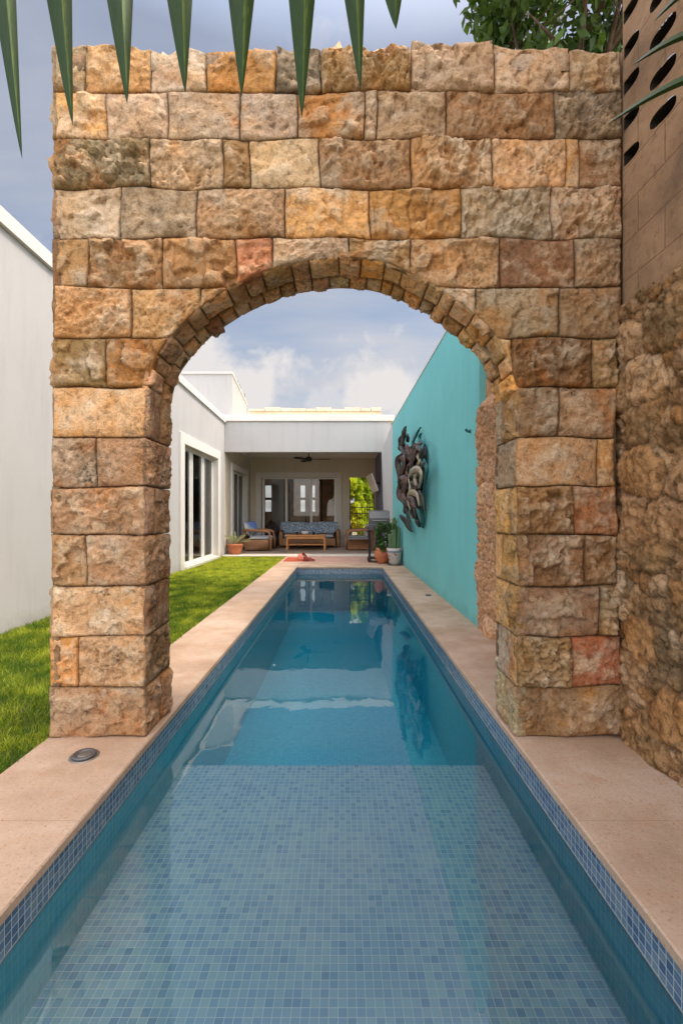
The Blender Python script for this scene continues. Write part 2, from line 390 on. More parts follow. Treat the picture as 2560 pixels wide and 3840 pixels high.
# arch intrados profile (x, z)
AP = [(-1.0545, 1.80), (-1.035, 1.93), (-.99, 2.06), (-.87, 2.215), (-.76, 2.315), (-.60, 2.42), (-.35, 2.53), (-.1, 2.575), (.05, 2.58), (.25, 2.55), (.48, 2.445), (.65, 2.325), (.76, 2.235), (.85, 2.13), (.91, 2.0), (.942, 1.86)]
def catmull(P, n=8):
    P = [Vector((*p, 0)) if len(p) == 2 else Vector(p) for p in P]; out = []
    for i in range(len(P)-1):
        p0 = P[max(i-1, 0)]; p1 = P[i]; p2 = P[i+1]; p3 = P[min(i+2, len(P)-1)]
        for k in range(n):
            t = k/n; out.append(.5*((2*p1)+(p2-p0)*t+(2*p0-5*p1+4*p2-p3)*t*t+(3*p1-p0-3*p2+p3)*t**3))
    out.append(P[-1]); return out
APC = np.array([(p.x, p.y) for p in catmull(AP, 8)])
def curve_z(x): return np.where((x < -1.0545) | (x > .942), 0, np.interp(x, APC[:, 0], APC[:, 1]))
YF, YB = 2.531, 2.883
def fx(px): return (px-785)/426.7
def fz(py): return 1.2+(1181-py)/426.7

def stone_patch(mb, frame, u0, u1, v0, v1, col, res=.0085, low=None, seed=0, gap=.0012, rough=1.0, bulge=1.0, depth=.045, uwarp=.018, vtop=None, taper=False):
    """one dressed stone: relief grid with skirts. frame(u,v,h)->xyz."""
    u0 += gap; u1 -= gap; v0 += gap; v1 -= gap
    if low is not None:
        us = np.linspace(u0, u1, 200); ok = low(us) < v1-.012
        if not ok.any(): return
        u0 = us[ok][0]; u1 = us[ok][-1]
    if u1-u0 < .012: return
    nu = max(4, int((u1-u0)/res)); nv = max(4, int((v1-v0)/res))
    u = np.linspace(u0, u1, nu); t = np.linspace(0, 1, nv)
    U, T = np.meshgrid(u, t, indexing='ij')
    lo = np.full_like(U, v0) if low is None else np.maximum(v0, low(U)+gap)
    lo = np.minimum(lo, v1-.004)
    hi = np.full_like(U, v1) if vtop is None else np.full_like(U, v1)+vtop*0.035*noise3(np.stack([U.ravel()*9, U.ravel()*0+seed, U.ravel()*0], 1)).reshape(U.shape)
    V = lo+T*(hi-lo)
    eu = np.minimum(U-u0, u1-U); ev = np.minimum(V-lo, hi-V)
    ed = np.minimum(eu, ev)
    P = np.stack([U.ravel(), V.ravel(), np.full(U.size, seed*3.71)], 1)
    amp = random.uniform(.9, 2.3)*rough
    fac = 1-.8*np.exp(-ed.ravel()/.012)
    h = -.005*np.exp(-ed.ravel()/.005)+.009*bulge*random.uniform(.0, 1.3)*(1-np.exp(-ed.ravel()/.04))
    # faceted chips, grain and pitting differ from stone to stone
    rg = random.Random(seed*7+3); ga = rg.uniform(.15, 1.7); fa = rg.uniform(.4, 3.2); pitty = rg.random() < .24
    f1, f2, cid = worley((P[:, 0]+.02*fbm(P, 9, 2))*11+seed*5, (P[:, 1]+.02*fbm(P+5, 9, 2))*14+seed*3, seed % 997)
    rr = ((cid*2654435761) % 1000)/1000-.5
    r2 = ((cid*40503) % 1000)/1000-.5
    fu = (P[:, 0]*11+seed*5) % 1-.5
    facet = (rr*.9+r2*fu*.8)*.010
    h = h+fac*amp*(.015*fbm(P, 7, 3, .55)+ga*.010*fbm(P, 20, 4, .6, True)+facet*fa+ga*.007*fbm(P, 60, 3, .65))
    pm = np.zeros(len(P))
    if pitty:
        q1, q2, qc = worley((P[:, 0]+.02*fbm(P, 20, 2))*34+seed, (P[:, 1]+.02*fbm(P+3, 20, 2))*44+seed*2, (seed*31) % 997)
        pm = np.clip((.34-q1)/.15, 0, 1)*np.clip(3*(fbm(P+13, 7, 3)-rg.uniform(-.05, .2)), 0, 1); h = h-.010*pm
    tilt = random.uniform(-.012, .012); h = h+fac*tilt*((U.ravel()-u0)/(u1-u0)-.5)
    # shared warp of the courses keeps neighbours fitting
    wp = np.stack([U.ravel()*3.1, V.ravel()*3.1, np.zeros(U.size)], 1)
    wu = uwarp*noise3(wp); wv = uwarp*1.1*noise3(wp+31)
    # ragged outline of the single stone, always inward
    jag = np.abs(fbm(P, 30, 2))*.007*np.exp(-ed.ravel()/.012)
    cu = (u0+u1)/2; 
    Uw = U.ravel()+wu-np.sign(U.ravel()-cu)*jag*(eu.ravel() < .02); Vw = V.ravel()+wv-np.sign(T.ravel()-.5)*jag*(ev.ravel() < .02)
    if low is not None:
        k = np.clip((V.ravel()-low(U.ravel()))/.08, 0, 1); Uw = U.ravel()*(1-k)+Uw*k; Vw = V.ravel()*(1-k)+Vw*k
    X = frame(Uw, Vw, h)
    idx = np.arange(U.size).reshape(U.shape)
    base = len(mb.v)
    faces = np.stack([idx[:-1, :-1], idx[1:, :-1], idx[1:, 1:], idx[:-1, 1:]], -1).reshape(-1, 4)
    rim = np.concatenate([idx[:, 0], idx[-1, 1:], idx[-2::-1, -1], idx[0, -2:0:-1]])
    Xr = frame(Uw[rim], Vw[rim], h[rim]*0-depth)
    n0 = U.size; m = len(rim)
    ring = [(rim[k], n0+k, n0+(k+1) % m, rim[(k+1) % m]) for k in range(m)]
    colr = np.tile(np.array(col), (n0+m, 1))
    # deeper parts and edges a little darker/earthier, raised parts paler
    edge_tone = 1-.2*np.exp(-ed.ravel()/.006)
    rd = random.Random(seed*13+1)
    pale = np.array(lin((206, 184, 156))); och = np.array(lin(rd.choice([(196, 138, 66), (178, 116, 62), (188, 132, 84)]))); dk = np.array(lin(rd.choice([(92, 72, 50), (108, 80, 52), (84, 74, 62)])))
    Pw = P+.03*fbm(P, 14, 2)[:, None]
    k1 = np.clip(.12*rd.random()+2.6*(fbm(Pw+9, 6, 4, .6)-.16+.28*rd.random()*(1 if V.mean() > 2.6 else .5)), 0, .75)[:, None]
    k2 = np.clip(2.4*(fbm(Pw+41, 5, 4, .6)-.30+.30*rd.random()), 0, .55)[:, None]
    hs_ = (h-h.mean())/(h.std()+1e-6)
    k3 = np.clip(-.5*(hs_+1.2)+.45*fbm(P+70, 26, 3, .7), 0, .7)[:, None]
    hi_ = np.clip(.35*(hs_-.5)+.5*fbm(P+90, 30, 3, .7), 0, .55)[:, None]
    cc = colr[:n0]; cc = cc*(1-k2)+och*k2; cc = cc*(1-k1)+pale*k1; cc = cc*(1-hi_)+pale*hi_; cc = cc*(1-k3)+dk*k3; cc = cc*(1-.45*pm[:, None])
    colr[:n0] = cc*edge_tone[:, None]*(1.0 if U.mean() < .9 or V.mean() > 2.3 else .84)*rd.uniform(.76, 1.22); colr[n0:] *= .6
    mb.v.extend(map(tuple, np.concatenate([X, Xr]).tolist())); mb.c.extend(map(tuple, colr.tolist())); mb.hasc = True
    mb.f.extend(map(tuple, (faces+base).tolist())); mb.f.extend([tuple(int(i)+base for i in q) for q in ring])

def front(u, v, h): return np.stack([u, YF-h, v], 1)
def back(u, v, h): return np.stack([u, YB+h, v], 1)
arch = thing('stone_archway', (-.03, (YF+YB)/2, 0), 'tall rough limestone wall with a round arched opening standing across the pool', 'archway')
rows_y = [104, 211, 319, 432, 548, 660, 777, 890, 1005, 1117, 1230, 1345, 1462, 1578, 1693]
rows = [
 ([130, 197, 345, 473, 633, 738, 945, 1137, 1308, 1425], 'LWLODKGGG'),
 ([128, 245, 385, 552, 685, 833, 862, 1022, 1273, 1425], 'YLGLOGGWE'),
 ([128, 345, 510, 572, 735, 943, 1131, 1297, 1328, 1425], 'VGKGWWPON'),
 ([130, 275, 455, 655, 852, 1058, 1267, 1425], 'GEPYOLG'),
 ([128, 203, 373, 543, 627, 802, 943, 1147, 1318, 1425], 'WKWRGKWBG'),
 ([124, 303, 459, 640, 900, 1090, 1283, 1425], 'WWWGGLW'),
 ([122, 245, 420, 780, 1000, 1175, 1360, 1420], 'KOKKYBK'),
 ([118, 335, 1187, 1278, 1414], 'P NQ'), ([118, 222, 335, 1187, 1375, 1415], 'GP WW'), ([118, 335, 1187, 1313, 1416], 'N BR'),
 ([120, 200, 335, 1187, 1340, 1416], 'WP BB'), ([118, 335, 1187, 1375, 1422], 'P QK'), ([115, 180, 335, 1187, 1312, 1428], 'OW KX'), ([113, 335, 1187, 1428], 'P K')]
mbs = {'spandrel': MB(), 'pl': MB(), 'pr': MB()}
sd = 1
for r, (xs, cs) in enumerate(rows):
    z1 = fz(rows_y[r]); z0 = fz(rows_y[r+1])
    for k in range(len(xs)-1):
        if cs[k] == ' ': continue
        x0, x1 = fx(xs[k]), fx(xs[k+1]); 
        if x1 == fx(335): x1 = -1.0545
        if x0 == fx(1187): x0 = .942
        sd += 1
        key = 'spandrel' if r < 7 else ('pl' if x0 < 0 else 'pr')
        tz = z1
        if r == 0: tz = z1+random.uniform(-.035, .035)
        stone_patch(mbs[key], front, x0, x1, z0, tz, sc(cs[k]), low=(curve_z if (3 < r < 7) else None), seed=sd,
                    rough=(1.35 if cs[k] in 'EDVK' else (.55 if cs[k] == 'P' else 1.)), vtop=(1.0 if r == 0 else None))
# rear face, plainer
for r, (xs, cs) in enumerate(rows):
    z1 = fz(rows_y[r]); z0 = fz(rows_y[r+1])
    for k in range(len(xs)-1):
        if cs[k] == ' ': continue
        x0, x1 = fx(xs[k]), fx(xs[k+1])
        if x1 == fx(335): x1 = -1.0545
        if x0 == fx(1187): x0 = .942
        sd += 1; key = 'spandrel' if r < 7 else ('pl' if x0 < 0 else 'pr')
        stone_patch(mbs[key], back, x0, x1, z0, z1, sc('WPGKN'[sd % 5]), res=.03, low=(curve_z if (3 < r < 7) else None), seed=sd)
# reveals of the two piers and the outer left end
def rev_l(u, v, h): return np.stack([-1.0545+h, u, v], 1)
def rev_r(u, v, h): return np.stack([.942-h, u, v], 1)
def end_l(u, v, h): return np.stack([-1.56-h, u, v], 1)
cl = 'PPQNPNPQP'; crr = 'YYYYLYLYL'  # right reveal lighter: light bounced from the left put into its colours
for r in range(7, 14):
    z1 = fz(rows_y[r]); z0 = fz(rows_y[r+1])
    for side in (0, 1):
        fr = rev_l if side == 0 else rev_r; key = 'pl' if side == 0 else 'pr'
        cut = YF+random.choice([.12, .2, .24, .35]); cuts = [YF, cut, YB] if cut < YB-.05 else [YF, YB]
        for a, b in zip(cuts[:-1], cuts[1:]):
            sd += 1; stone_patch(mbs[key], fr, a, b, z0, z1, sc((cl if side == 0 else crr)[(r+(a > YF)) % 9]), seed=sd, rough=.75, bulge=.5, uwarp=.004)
for r in range(14):
    z1 = fz(rows_y[r]); z0 = fz(rows_y[r+1]); sd += 1
    stone_patch(mbs['spandrel' if r < 7 else 'pl'], end_l, YF, YB, z0, z1, sc('WPNK'[sd % 4]), res=.02, seed=sd, bulge=.6, uwarp=.004)
def topf(u, v, h): return np.stack([u, v, fz(104)-.035+h*2.2], 1)
xs = rows[0][0]
for a, b in zip(xs[:-1], xs[1:]):
    sd += 1; stone_patch(mbs['spandrel'], topf, fx(a), fx(b), YF, YB, sc('LGE'[sd % 3]), res=.03, seed=sd, uwarp=.0)
# small voussoirs of the soffit
seg = np.hypot(*np.diff(APC, axis=0).T); arc = np.concatenate([[0], np.cumsum(seg)]); AL = arc[-1]
tan = np.gradient(APC, axis=0); nrm = np.stack([tan[:, 1], -tan[:, 0]], 1); nrm /= np.linalg.norm(nrm, axis=1)[:, None]
def soff(u, v, h):
    uc = np.clip(u, 0, AL)
    x = np.interp(uc, arc, APC[:, 0]); z = np.interp(uc, arc, APC[:, 1]); nx = np.interp(uc, arc, nrm[:, 0]); nz = np.interp(uc, arc, nrm[:, 1])
    return np.stack([x+nx*h, v, z+nz*h], 1)
ring = MB()
CUTY = YF+.20
for (ya, yb, lo_, hi2) in ((YF, CUTY, .07, .19), (CUTY, YB, .06, .13)):
    u = 0.0
    while u < AL-.02:
        w = min(random.uniform(lo_, hi2), AL-u)
        if AL-u-w < .05: w = AL-u
        pal = 'NWQGKP' if u/AL < .5 else 'YOYWLW'
        dy = random.uniform(-.02, .02)
        a, b = (ya, yb+(0 if yb == YB else dy)) if ya == YF else (ya+.022, yb)
        sd += 1; stone_patch(ring, soff, u, u+w, a, b, tuple(min(1, 1.3*q_) for q_ in sc(random.choice(pal), .2)), seed=sd, rough=.8, bulge=.5, uwarp=.0, gap=.0016, depth=.03, res=.0075)
        u += w
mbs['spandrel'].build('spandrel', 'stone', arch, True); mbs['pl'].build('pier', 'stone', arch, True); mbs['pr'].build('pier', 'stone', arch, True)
ring.build('arch_soffit', 'stone', arch, True)
# solid core that shows only in the joints
core = MB(); ins = .032
prof = [(-1.0545-ins, 0.)]+[(x*1.0+(-ins if x < -.5 else (ins if x > .5 else 0)), z+ins) for x, z in AP]+[(.942+ins, 0.)]
n = len(prof)
V = []
for (x, z) in prof: V += [(x, YF+ins, z), (x, YB-ins, z)]
outer = [(-1.54, 0), (-1.54, fz(104)-ins), (1.49, fz(104)-ins), (1.49, 0)]
xo = [p[0] for p in prof]
for (x, z) in prof:
    zt = fz(104)-.05; V += [(x, YF+ins, zt), (x, YB-ins, zt)]
Fc = []
for i in range(n-1):
    if 0 < i < n-2 or True:
        a = 2*i; b = 2*(i+1); c = 2*n+2*i; d = 2*n+2*(i+1)
        if i in (0, n-2): 
            Fc.append((a, b, b+1, a+1)); continue
        Fc += [(a, b, d, c), (a+1, c+1, d+1, b+1), (a, a+1, b+1, b)]
core.add(V, Fc)
core.box(-1.545, -1.0545-ins, YF+ins, YB-ins, 0.001, fz(104)-.05); core.box(.942+ins, 1.49, YF+ins, YB-ins, 0.001, fz(104)-.05)
core.build('mortar_core', 'joint', arch)

# ------------------------------------------------------------------ old rubble wall on the right
def rubble_sheet():
    ys = np.concatenate([np.arange(-.6, 1.6, .05), np.arange(1.6, 2.53, .010), np.arange(2.53, 3.9, .05), np.arange(3.9, 4.945, .012)])
    zs = np.arange(0, 2.62, .011)
    Y, Z = np.meshgrid(ys, zs, indexing='ij'); y = Y.ravel(); z = Z.ravel()
    P = np.stack([y, z, y*0+3.3], 1)
    wy = y+.09*fbm(P, 3.5, 4, .6); wz = z+.09*fbm(P+7, 3.5, 4, .6)
    f1, f2, cid = worley(wy*3.6, wz*4.6, 211)
    g1, g2, cid2 = worley(wy*11, wz*12, 87)
    edge = np.clip((f2-f1)/.30, 0, 1); e2 = np.clip((g2-g1)/.35, 0, 1)
    big = (((cid*2654435761) % 997)/997 > .46)
    h = np.where(big, .034*edge**.4, .004+.022*e2**.6)
    h = h+.040*fbm(P, 4, 3)+.022*fbm(P, 16, 4, .6, True)+.009*fbm(P, 55, 3)
    top = 2.27+.14*fbm(np.stack([y*2, y*0, y*0], 1), 1, 3)
    fade = np.clip((z-top)/.12, 0, 1)
    h = h*(1-fade)-.06*fade
    base = np.where(y < 2.9, 1.525, 1.525-(y-2.9)*.037)
    X = base-h
    pal = np.array([lin(c) for c in [(176, 142, 106), (156, 124, 90), (180, 146, 112), (172, 128, 84), (140, 112, 80), (166, 130, 98), (150, 118, 82), (192, 162, 130)]])
    colr = np.where(big[:, None], pal[(cid*7) % 8], pal[(cid2*5) % 8]*.85)
    mort = np.array(lin((92, 72, 52)))
    mk = (.95*np.where(big, np.clip(1-edge*3.2, 0, 1), np.clip(1-e2*2.2, 0, 1)))[:, None]
    colr = colr*(1-mk)+mort*mk
    n5 = np.clip(2.2*fbm(P+22, 3, 4, .6), 0, .6)[:, None]; colr = colr*(1-n5)+np.array(lin((176, 138, 100)))*n5
    sp5 = np.clip(2.4*fbm(P+60, 22, 3, .7)-.1, 0, .8)[:, None]; colr = colr*(1-sp5)+np.array(lin((92, 70, 46)))*sp5
    moss = np.clip((z-1.55)/.5, 0, 1)*np.clip(.5+1.6*fbm(P, 2.2, 3), 0, 1)
    colr = colr*(1-.55*moss[:, None])+np.array(lin((74, 62, 40)))*.55*moss[:, None]
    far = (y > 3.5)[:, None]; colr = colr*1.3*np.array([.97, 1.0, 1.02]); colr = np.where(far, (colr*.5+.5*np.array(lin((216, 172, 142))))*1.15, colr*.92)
    mb = MB(); mb.v = list(map(tuple, np.stack([X, y, z], 1).tolist())); mb.c = list(map(tuple, colr.tolist())); mb.hasc = True
    idx = np.arange(Y.size).reshape(Y.shape)
    mb.f = list(map(tuple, np.stack([idx[:-1, :-1], idx[:-1, 1:], idx[1:, 1:], idx[1:, :-1]], -1).reshape(-1, 4).tolist()))
    return mb
rw = thing('boundary_wall', (1.6, 1.5, 0), 'old brown rubble wall topped with pierced vent blocks beside the right pier', 'wall')
rubble_sheet().build('rubble_face', 'rubble', rw, True)
b = MB().box(1.53, 1.75, 2.53, 4.94, 0, 3.74); b.box(1.56, 1.75, -.6, 2.53, 0, 2.09); b.build('wall_core', 'blockwall', rw)
# upper block wall with rows of oval vents
vy = [2.48-.265*k for k in range(4)]; vz = [3.09+.19*k for k in range(6)]; WTOP = 5.0
wy0, wy1 = vy[-1]-.1325, vy[0]+.05; wz0, wz1 = vz[0]-.095, vz[-1]+.095
XW = 1.508; bw = MB(); hol = MB()
bw.box(XW, 1.74, -.6, 2.529, 2.10, wz0); bw.box(XW, 1.74, -.6, wy0, wz0, wz1)
NE = 28
for j, cy in enumerate(vy):
    ca, cb = cy-.1325, min(cy+.1325, 2.529)
    for cz in vz:
        ry, rz = .092, .037
        outer = []; inner = []
        for k in range(NE):
            th = 2*math.pi*k/NE+math.pi/NE; c, s_ = math.cos(th), math.sin(th)
            iy = cy+ry*math.copysign(abs(c)**.75, c); iz = cz+rz*math.copysign(abs(s_)**.75, s_)+.012*(iy-cy)/ry
            iy = min(iy, 2.522)
            m = max(abs(c), abs(s_)); oy = cy+.1325*c/m; oz = cz+.095*s_/m; oy = min(oy, 2.529)
            inner.append((iy, iz)); outer.append((oy, oz))
        V = [(XW, *p) for p in outer]+[(XW, *p) for p in inner]+[(XW+.15, *p) for p in inner]
        Fc = [(k, NE+k, NE+(k+1) % NE, (k+1) % NE) for k in range(NE)]
        bw.add(V, Fc); hol.add([(XW+.004, *p) for p in inner]+[(XW+.16, *p) for p in inner], [tuple(NE+q for q in range(NE))]+[(k, NE+k, NE+(k+1) % NE, (k+1) % NE) for k in range(NE)])
bw.box(XW, 1.74, -.6, 2.529, wz1, WTOP)  # unseen top of the wall, raised to throw shade on the left deck
bw.build('vent_block_wall', 'blockwall', rw); hol.build('vent_hollow', 'vent', rw)

# ------------------------------------------------------------------ turquoise wall
tw = thing('turquoise_wall', (1.5, 9.3, 0), 'turquoise painted garden wall running along the right side of the pool', 'wall')
t_ = MB()
V = [(1.44, 4.94, 0), (1.44, 13.4, 0), (1.44, 13.4, 3.77), (1.44, 4.94, 3.70), (1.62, 4.94, 0), (1.62, 13.4, 0), (1.62, 13.4, 3.77), (1.62, 4.94, 3.70)]
t_.add(V, [(0, 1, 2, 3), (4, 7, 6, 5), (0, 3, 7, 4), (1, 5, 6, 2), (3, 2, 6, 7)]); t_.build('painted_wall', 'teal', tw)
t_ = MB(); V = [(1.43, 4.94, 3.703), (1.43, 13.4, 3.773), (1.43, 13.4, 3.80), (1.43, 4.94, 3.73), (1.63, 4.94, 3.703), (1.63, 13.4, 3.773), (1.63, 13.4, 3.80), (1.63, 4.94, 3.73)]
t_.add(V, [(0, 1, 2, 3), (4, 7, 6, 5), (0, 3, 7, 4), (1, 5, 6, 2), (3, 2, 6, 7), (0, 4, 5, 1)]); t_.build('wall_coping', 'trim', tw)
h_ = MB().tube([(1.438, 5.27, 2.13), (1.40, 5.27, 2.13), (1.385, 5.27, 2.155)], [.022, .014, .018], 10).build('wall_hook', 'tealdark')
tag(h_, 'small dark turquoise hook on the turquoise wall near the arch', 'hook')

# ------------------------------------------------------------------ ground, lawn, paving, pool
PX0, PX1, PY0, PY1 = -1.035, .93, -1.0, 10.71; WL_Z = -.16
g = MB(); B = 300
for (a, b_, c, d) in ((-B, PX0-.05, -B, B), (PX1+.05, B, -B, B), (PX0-.05, PX1+.05, PY1+.05, B), (PX0-.05, PX1+.05, -B, PY0-.05)):
    g.quad((a, c, -.06), (b_, c, -.06), (b_, d, -.06), (a, d, -.06))
struct(g.build('ground', 'earth', origin=(0, 0, -.06)))
struct(MB().box(-3.435, -1.582, -.8, 13.35, -.055, -.022).build('lawn', 'soil'))
cp = MB(); ov = .012
def slab(mb, x0, x1, y0, y1): mb.box(x0, x1, y0, y1, -.042, 0, bev=.006)
slab(cp, -1.58, PX0+ov, PY0, 11.55); slab(cp, PX1-ov, 1.56, PY0, 11.55); slab(cp, PX0+ov+.001, PX1-ov-.001, PY1-ov, 11.55)
struct(cp.build('pool_deck', 'coping'))
struct(MB().box(-1.58, 1.56, 11.555, 13.48, -.05, -.006).build('terrace', 'terrace'))
struct(MB().box(-3.435, 1.56, 13.485, 14.1, -.05, .012, bev=.01).build('patio_edge', 'paleedge'))
struct(MB().box(-3.60, 1.42, 14.105, 17.7, -.05, .008).build('patio_floor', 'patiofloor'))
SH = -.45; DP = -1.0; SY = 3.09
struct(MB().quad((PX0-.02, PY0, SH), (PX1+.02, PY0, SH), (PX1+.02, SY, SH), (PX0-.02, SY, SH)).build('shallow_floor', 'tile_floor'))
struct(MB().quad((PX0-.02, SY, DP), (PX1+.02, SY, DP), (PX1+.02, PY1+.02, DP), (PX0-.02, PY1+.02, DP)).build('deep_floor', 'tile_deep'))
for nm, za, zb, ms, me_ in (('band', WL_Z+.002, -.042, 'tile_side', 'tile_end'), ('lining', DP, WL_Z-.008, 'tile_under', 'tile_under_end')):
    m_ = MB(); n_ = MB()
    for x in (PX0, PX1): m_.quad((x, PY0, za), (x, PY1, za), (x, PY1, zb), (x, PY0, zb))
    for y in (PY0, PY1): n_.quad((PX0, y, za), (PX1, y, za), (PX1, y, zb), (PX0, y, zb))
    if nm == 'lining': n_.quad((PX0, SY, DP), (PX1, SY, DP), (PX1, SY, SH), (PX0, SY, SH))
    struct(m_.build('pool_side_'+nm, ms)); struct(n_.build('pool_end_'+nm, me_))
m_ = MB()
for x in (PX0, PX1): m_.box(x-.004, x+.0015, PY0, PY1, WL_Z-.008, WL_Z+.002)
m_.box(PX0, PX1, PY1-.0015, PY1+.004, WL_Z-.008, WL_Z+.002); struct(m_.build('waterline_strip', 'palestrip'))  # pale strip drawn along the waterline
m_ = MB().box(PX0-.004, PX1+.004, PY0-.004, PY1+.004, DP-.01, WL_Z); struct(m_.build('water', 'water'))
# round skimmer lid and small drain
def lid(x, y, r, name, label):
    t = thing(name, (x, y, 0), label, 'lid')
    MB().lathe(x, y, [(r*1.22, -.004), (r*1.22, .003), (r*1.12, .004)], 32).build('lid_collar', 'steel', t, True)
    MB().lathe(x, y, [(r, .004), (r*1.02, .012), (r*.9, .017), (r*.66, .014), (r*.6, .008)], 32).build('lid_rim', 'darkgrey', t, True)
    MB().lathe(x, y, [(r*.6, .007), (r*.56, .0105), (.001, .011)], 32).build('lid_plate', 'steel', t, True)
lid(-1.275, 2.33, .056, 'skimmer_lid', 'round steel skimmer lid set in the deck before the left pier')
lid(1.27, 6.93, .04, 'deck_drain', 'small round drain in the deck beside the turquoise wall')

# grass blades
def blades(x0, x1, y0, y1, dens, hh, ww, seed):
    r = np.random.default_rng(seed); n = int((x1-x0)*(y1-y0)*dens)
    x = r.uniform(x0, x1, n); y = r.uniform(y0, y1, n); a = r.uniform(0, 2*np.pi, n)
    cl_ = fbm(np.stack([x, y, x*0], 1), 2.2, 3); h = hh*(.75+.5*r.random(n))*(1+.5*cl_); w = ww*(.6+.8*r.random(n))
    lx = r.normal(0, .4, n)*h; ly = r.normal(0, .4, n)*h
    z0 = -.024
    A = np.stack([x-np.cos(a)*w, y-np.sin(a)*w, np.full(n, z0)], 1); Bv = np.stack([x+np.cos(a)*w, y+np.sin(a)*w, np.full(n, z0)], 1)
    C = np.stack([x+lx*.5+np.cos(a)*w*.7, y+ly*.5+np.sin(a)*w*.7, z0+h*.6], 1); D = np.stack([x+lx, y+ly, z0+h], 1)
    V = np.stack([A, Bv, C, D], 1).reshape(-1, 3)
    c = np.clip(.24+.9*cl_+.7*fbm(np.stack([x*3, y*2, x*0+4], 1), 2, 2)+.5*np.clip((y-7.5)/2.5, 0, 1)+r.normal(0, .25, n), 0, 1); return V, np.repeat(c, 4)  # far blades yellower: sunlit end of the lawn painted into the colour
Vs = []; Cs = []
for i, a in enumerate([(-3.42, -1.575, 2.0, 5.6, 9000, .042, .0024), (-3.42, -1.575, 5.6, 13.33, 5200, .040, .0042), (-3.42, -1.575, -.5, 2.0, 1500, .045, .004)]):
    v, c = blades(*a, 50+i); Vs.append(v); Cs.append(c)
V = np.concatenate(Vs); Cc = np.concatenate(Cs)
me = bpy.data.meshes.new('grass'); n = len(V)//4
me.vertices.add(len(V)); me.vertices.foreach_set('co', (V-np.array([-2.5, 6, -.02])).ravel())
me.loops.add(n*4); me.loops.foreach_set('vertex_index', np.arange(n*4)); me.polygons.add(n); me.polygons.foreach_set('loop_start', np.arange(n)*4)
at = me.color_attributes.new('Col', 'FLOAT_COLOR', 'POINT'); q = np.ones((len(V), 4)); q[:, 0] = Cc; at.data.foreach_set('color', q.ravel())
me.update(calc_edges=True); me.materials.append(M['grass'])
go = bpy.data.objects.new('grass', me); go.location = (-2.5, 6, -.02); COL.objects.link(go); struct(go, 'stuff')
tag(go, 'short green lawn grass between the white house and the pool deck', 'grass')

# ------------------------------------------------------------------ house
XH = -3.44
hs = thing('white_house', (-5, 12, 0), 'white flat roofed house wrapping the lawn with a covered patio at the end', 'house')
def zt(y): return 4.30-(y-4.0)*.026
w = MB()
# left wing wall facing the pool, cut around the two doors (plane x = XH), slight fall of the parapet
def wall_quad(y0, y1, z0, z1):   # z1 None = up to parapet
    a = zt(y0) if z1 is None else z1; b_ = zt(y1) if z1 is None else z1
    w.quad((XH, y0, z0), (XH, y1, z0), (XH, y1, b_), (XH, y0, a))
D1 = (10.18, 12.95, .06, 2.72); D2 = (14.75, 16.95, .04, 2.60)
wall_quad(2.0, D1[0], -.05, None); wall_quad(D1[0], D1[1], D1[3], None); wall_quad(D1[0], D1[1], -.05, D1[2]); wall_quad(D1[1], 13.8, -.05, None)
w.quad((XH, 2.0, -.05), (XH, 2.0, zt(2)), (-9, 2.0, zt(2)), (-9, 2.0, -.05))
w.quad((XH, 2, zt(2)-.12), (XH, 13.8, zt(13.8)-.12), (-9, 13.8, zt(13.8)-.12), (-9, 2, zt(2)-.12))
w.build('side_wall', 'white', hs)
w = MB()
# patio side wall in shade
def wq(y0, y1, z0, z1): w.quad((XH-.002, y0, z0), (XH-.002, y1, z0), (XH-.002, y1, z1), (XH-.002, y0, z1))
wq(13.8, D2[0], -.05, 3.3); wq(D2[0], D2[1], D2[3], 3.3); wq(D2[0], D2[1], -.05, D2[2]); wq(D2[1], 17.7, -.05, 3.3)
# rear patio wall y=17.7 with door opening and gate opening
YR = 17.7
DB = (-3.02, -.22, .03, 2.58); GT = (.29, 1.22, .0, 2.58)
for (a, b_, c, d) in ((XH, DB[0], -.05, 3.3), (DB[0], DB[1], DB[3], 3.3), (DB[1], GT[0], -.05, 3.3), (GT[0], GT[1], GT[3], 3.3), (GT[1], 1.44, -.05, 3.3)):
    w.quad((a, YR, c), (b_, YR, c), (b_, YR, d), (a, YR, d))
for x in (GT[0], GT[1]): w.quad((x, YR, 0), (x, YR+.2, 0), (x, YR+.2, 2.58), (x, YR, 2.58))
w.build('patio_wall', 'greywall', hs)
w = MB().box(1.25, 1.44, 14.0, 17.69, 0, 3.29); w.build('service_wall', 'bluegrey', hs)
w = MB(); w.add([(1.44, 13.401, 0), (1.44, 13.401, 3.80), (1.155, 13.78, 3.03), (1.262, 13.78, 0), (1.6, 13.401, 0), (1.6, 13.401, 3.80), (1.30, 13.98, 0), (1.30, 13.98, 3.02)], [(0, 1, 2, 3), (0, 4, 5, 1), (3, 2, 7, 6), (1, 5, 7, 2)]); w.build('corner_pier', 'white', hs)
w = MB(); w.quad((XH, 14.05, 3.3), (1.44, 14.05, 3.3), (1.44, YR, 3.3), (XH, YR, 3.3)); w.build('patio_ceiling', 'ceil', hs)
w = MB().box(XH+.001, 1.438, 13.8, 14.05, 3.03, 3.92); w.build('front_beam', 'white', hs)
w = MB().box(XH+.001, 1.53, 13.74, 14.07, 3.922, 4.10, bev=.01); w.build('beam_coping', 'trim', hs)
w = MB(); w.quad((-9, 14.05, 3.95), (1.6, 14.05, 3.95), (1.6, 18.2, 3.95), (-9, 18.2, 3.95)); w.build('flat_roof', 'cream', hs)
w = MB()
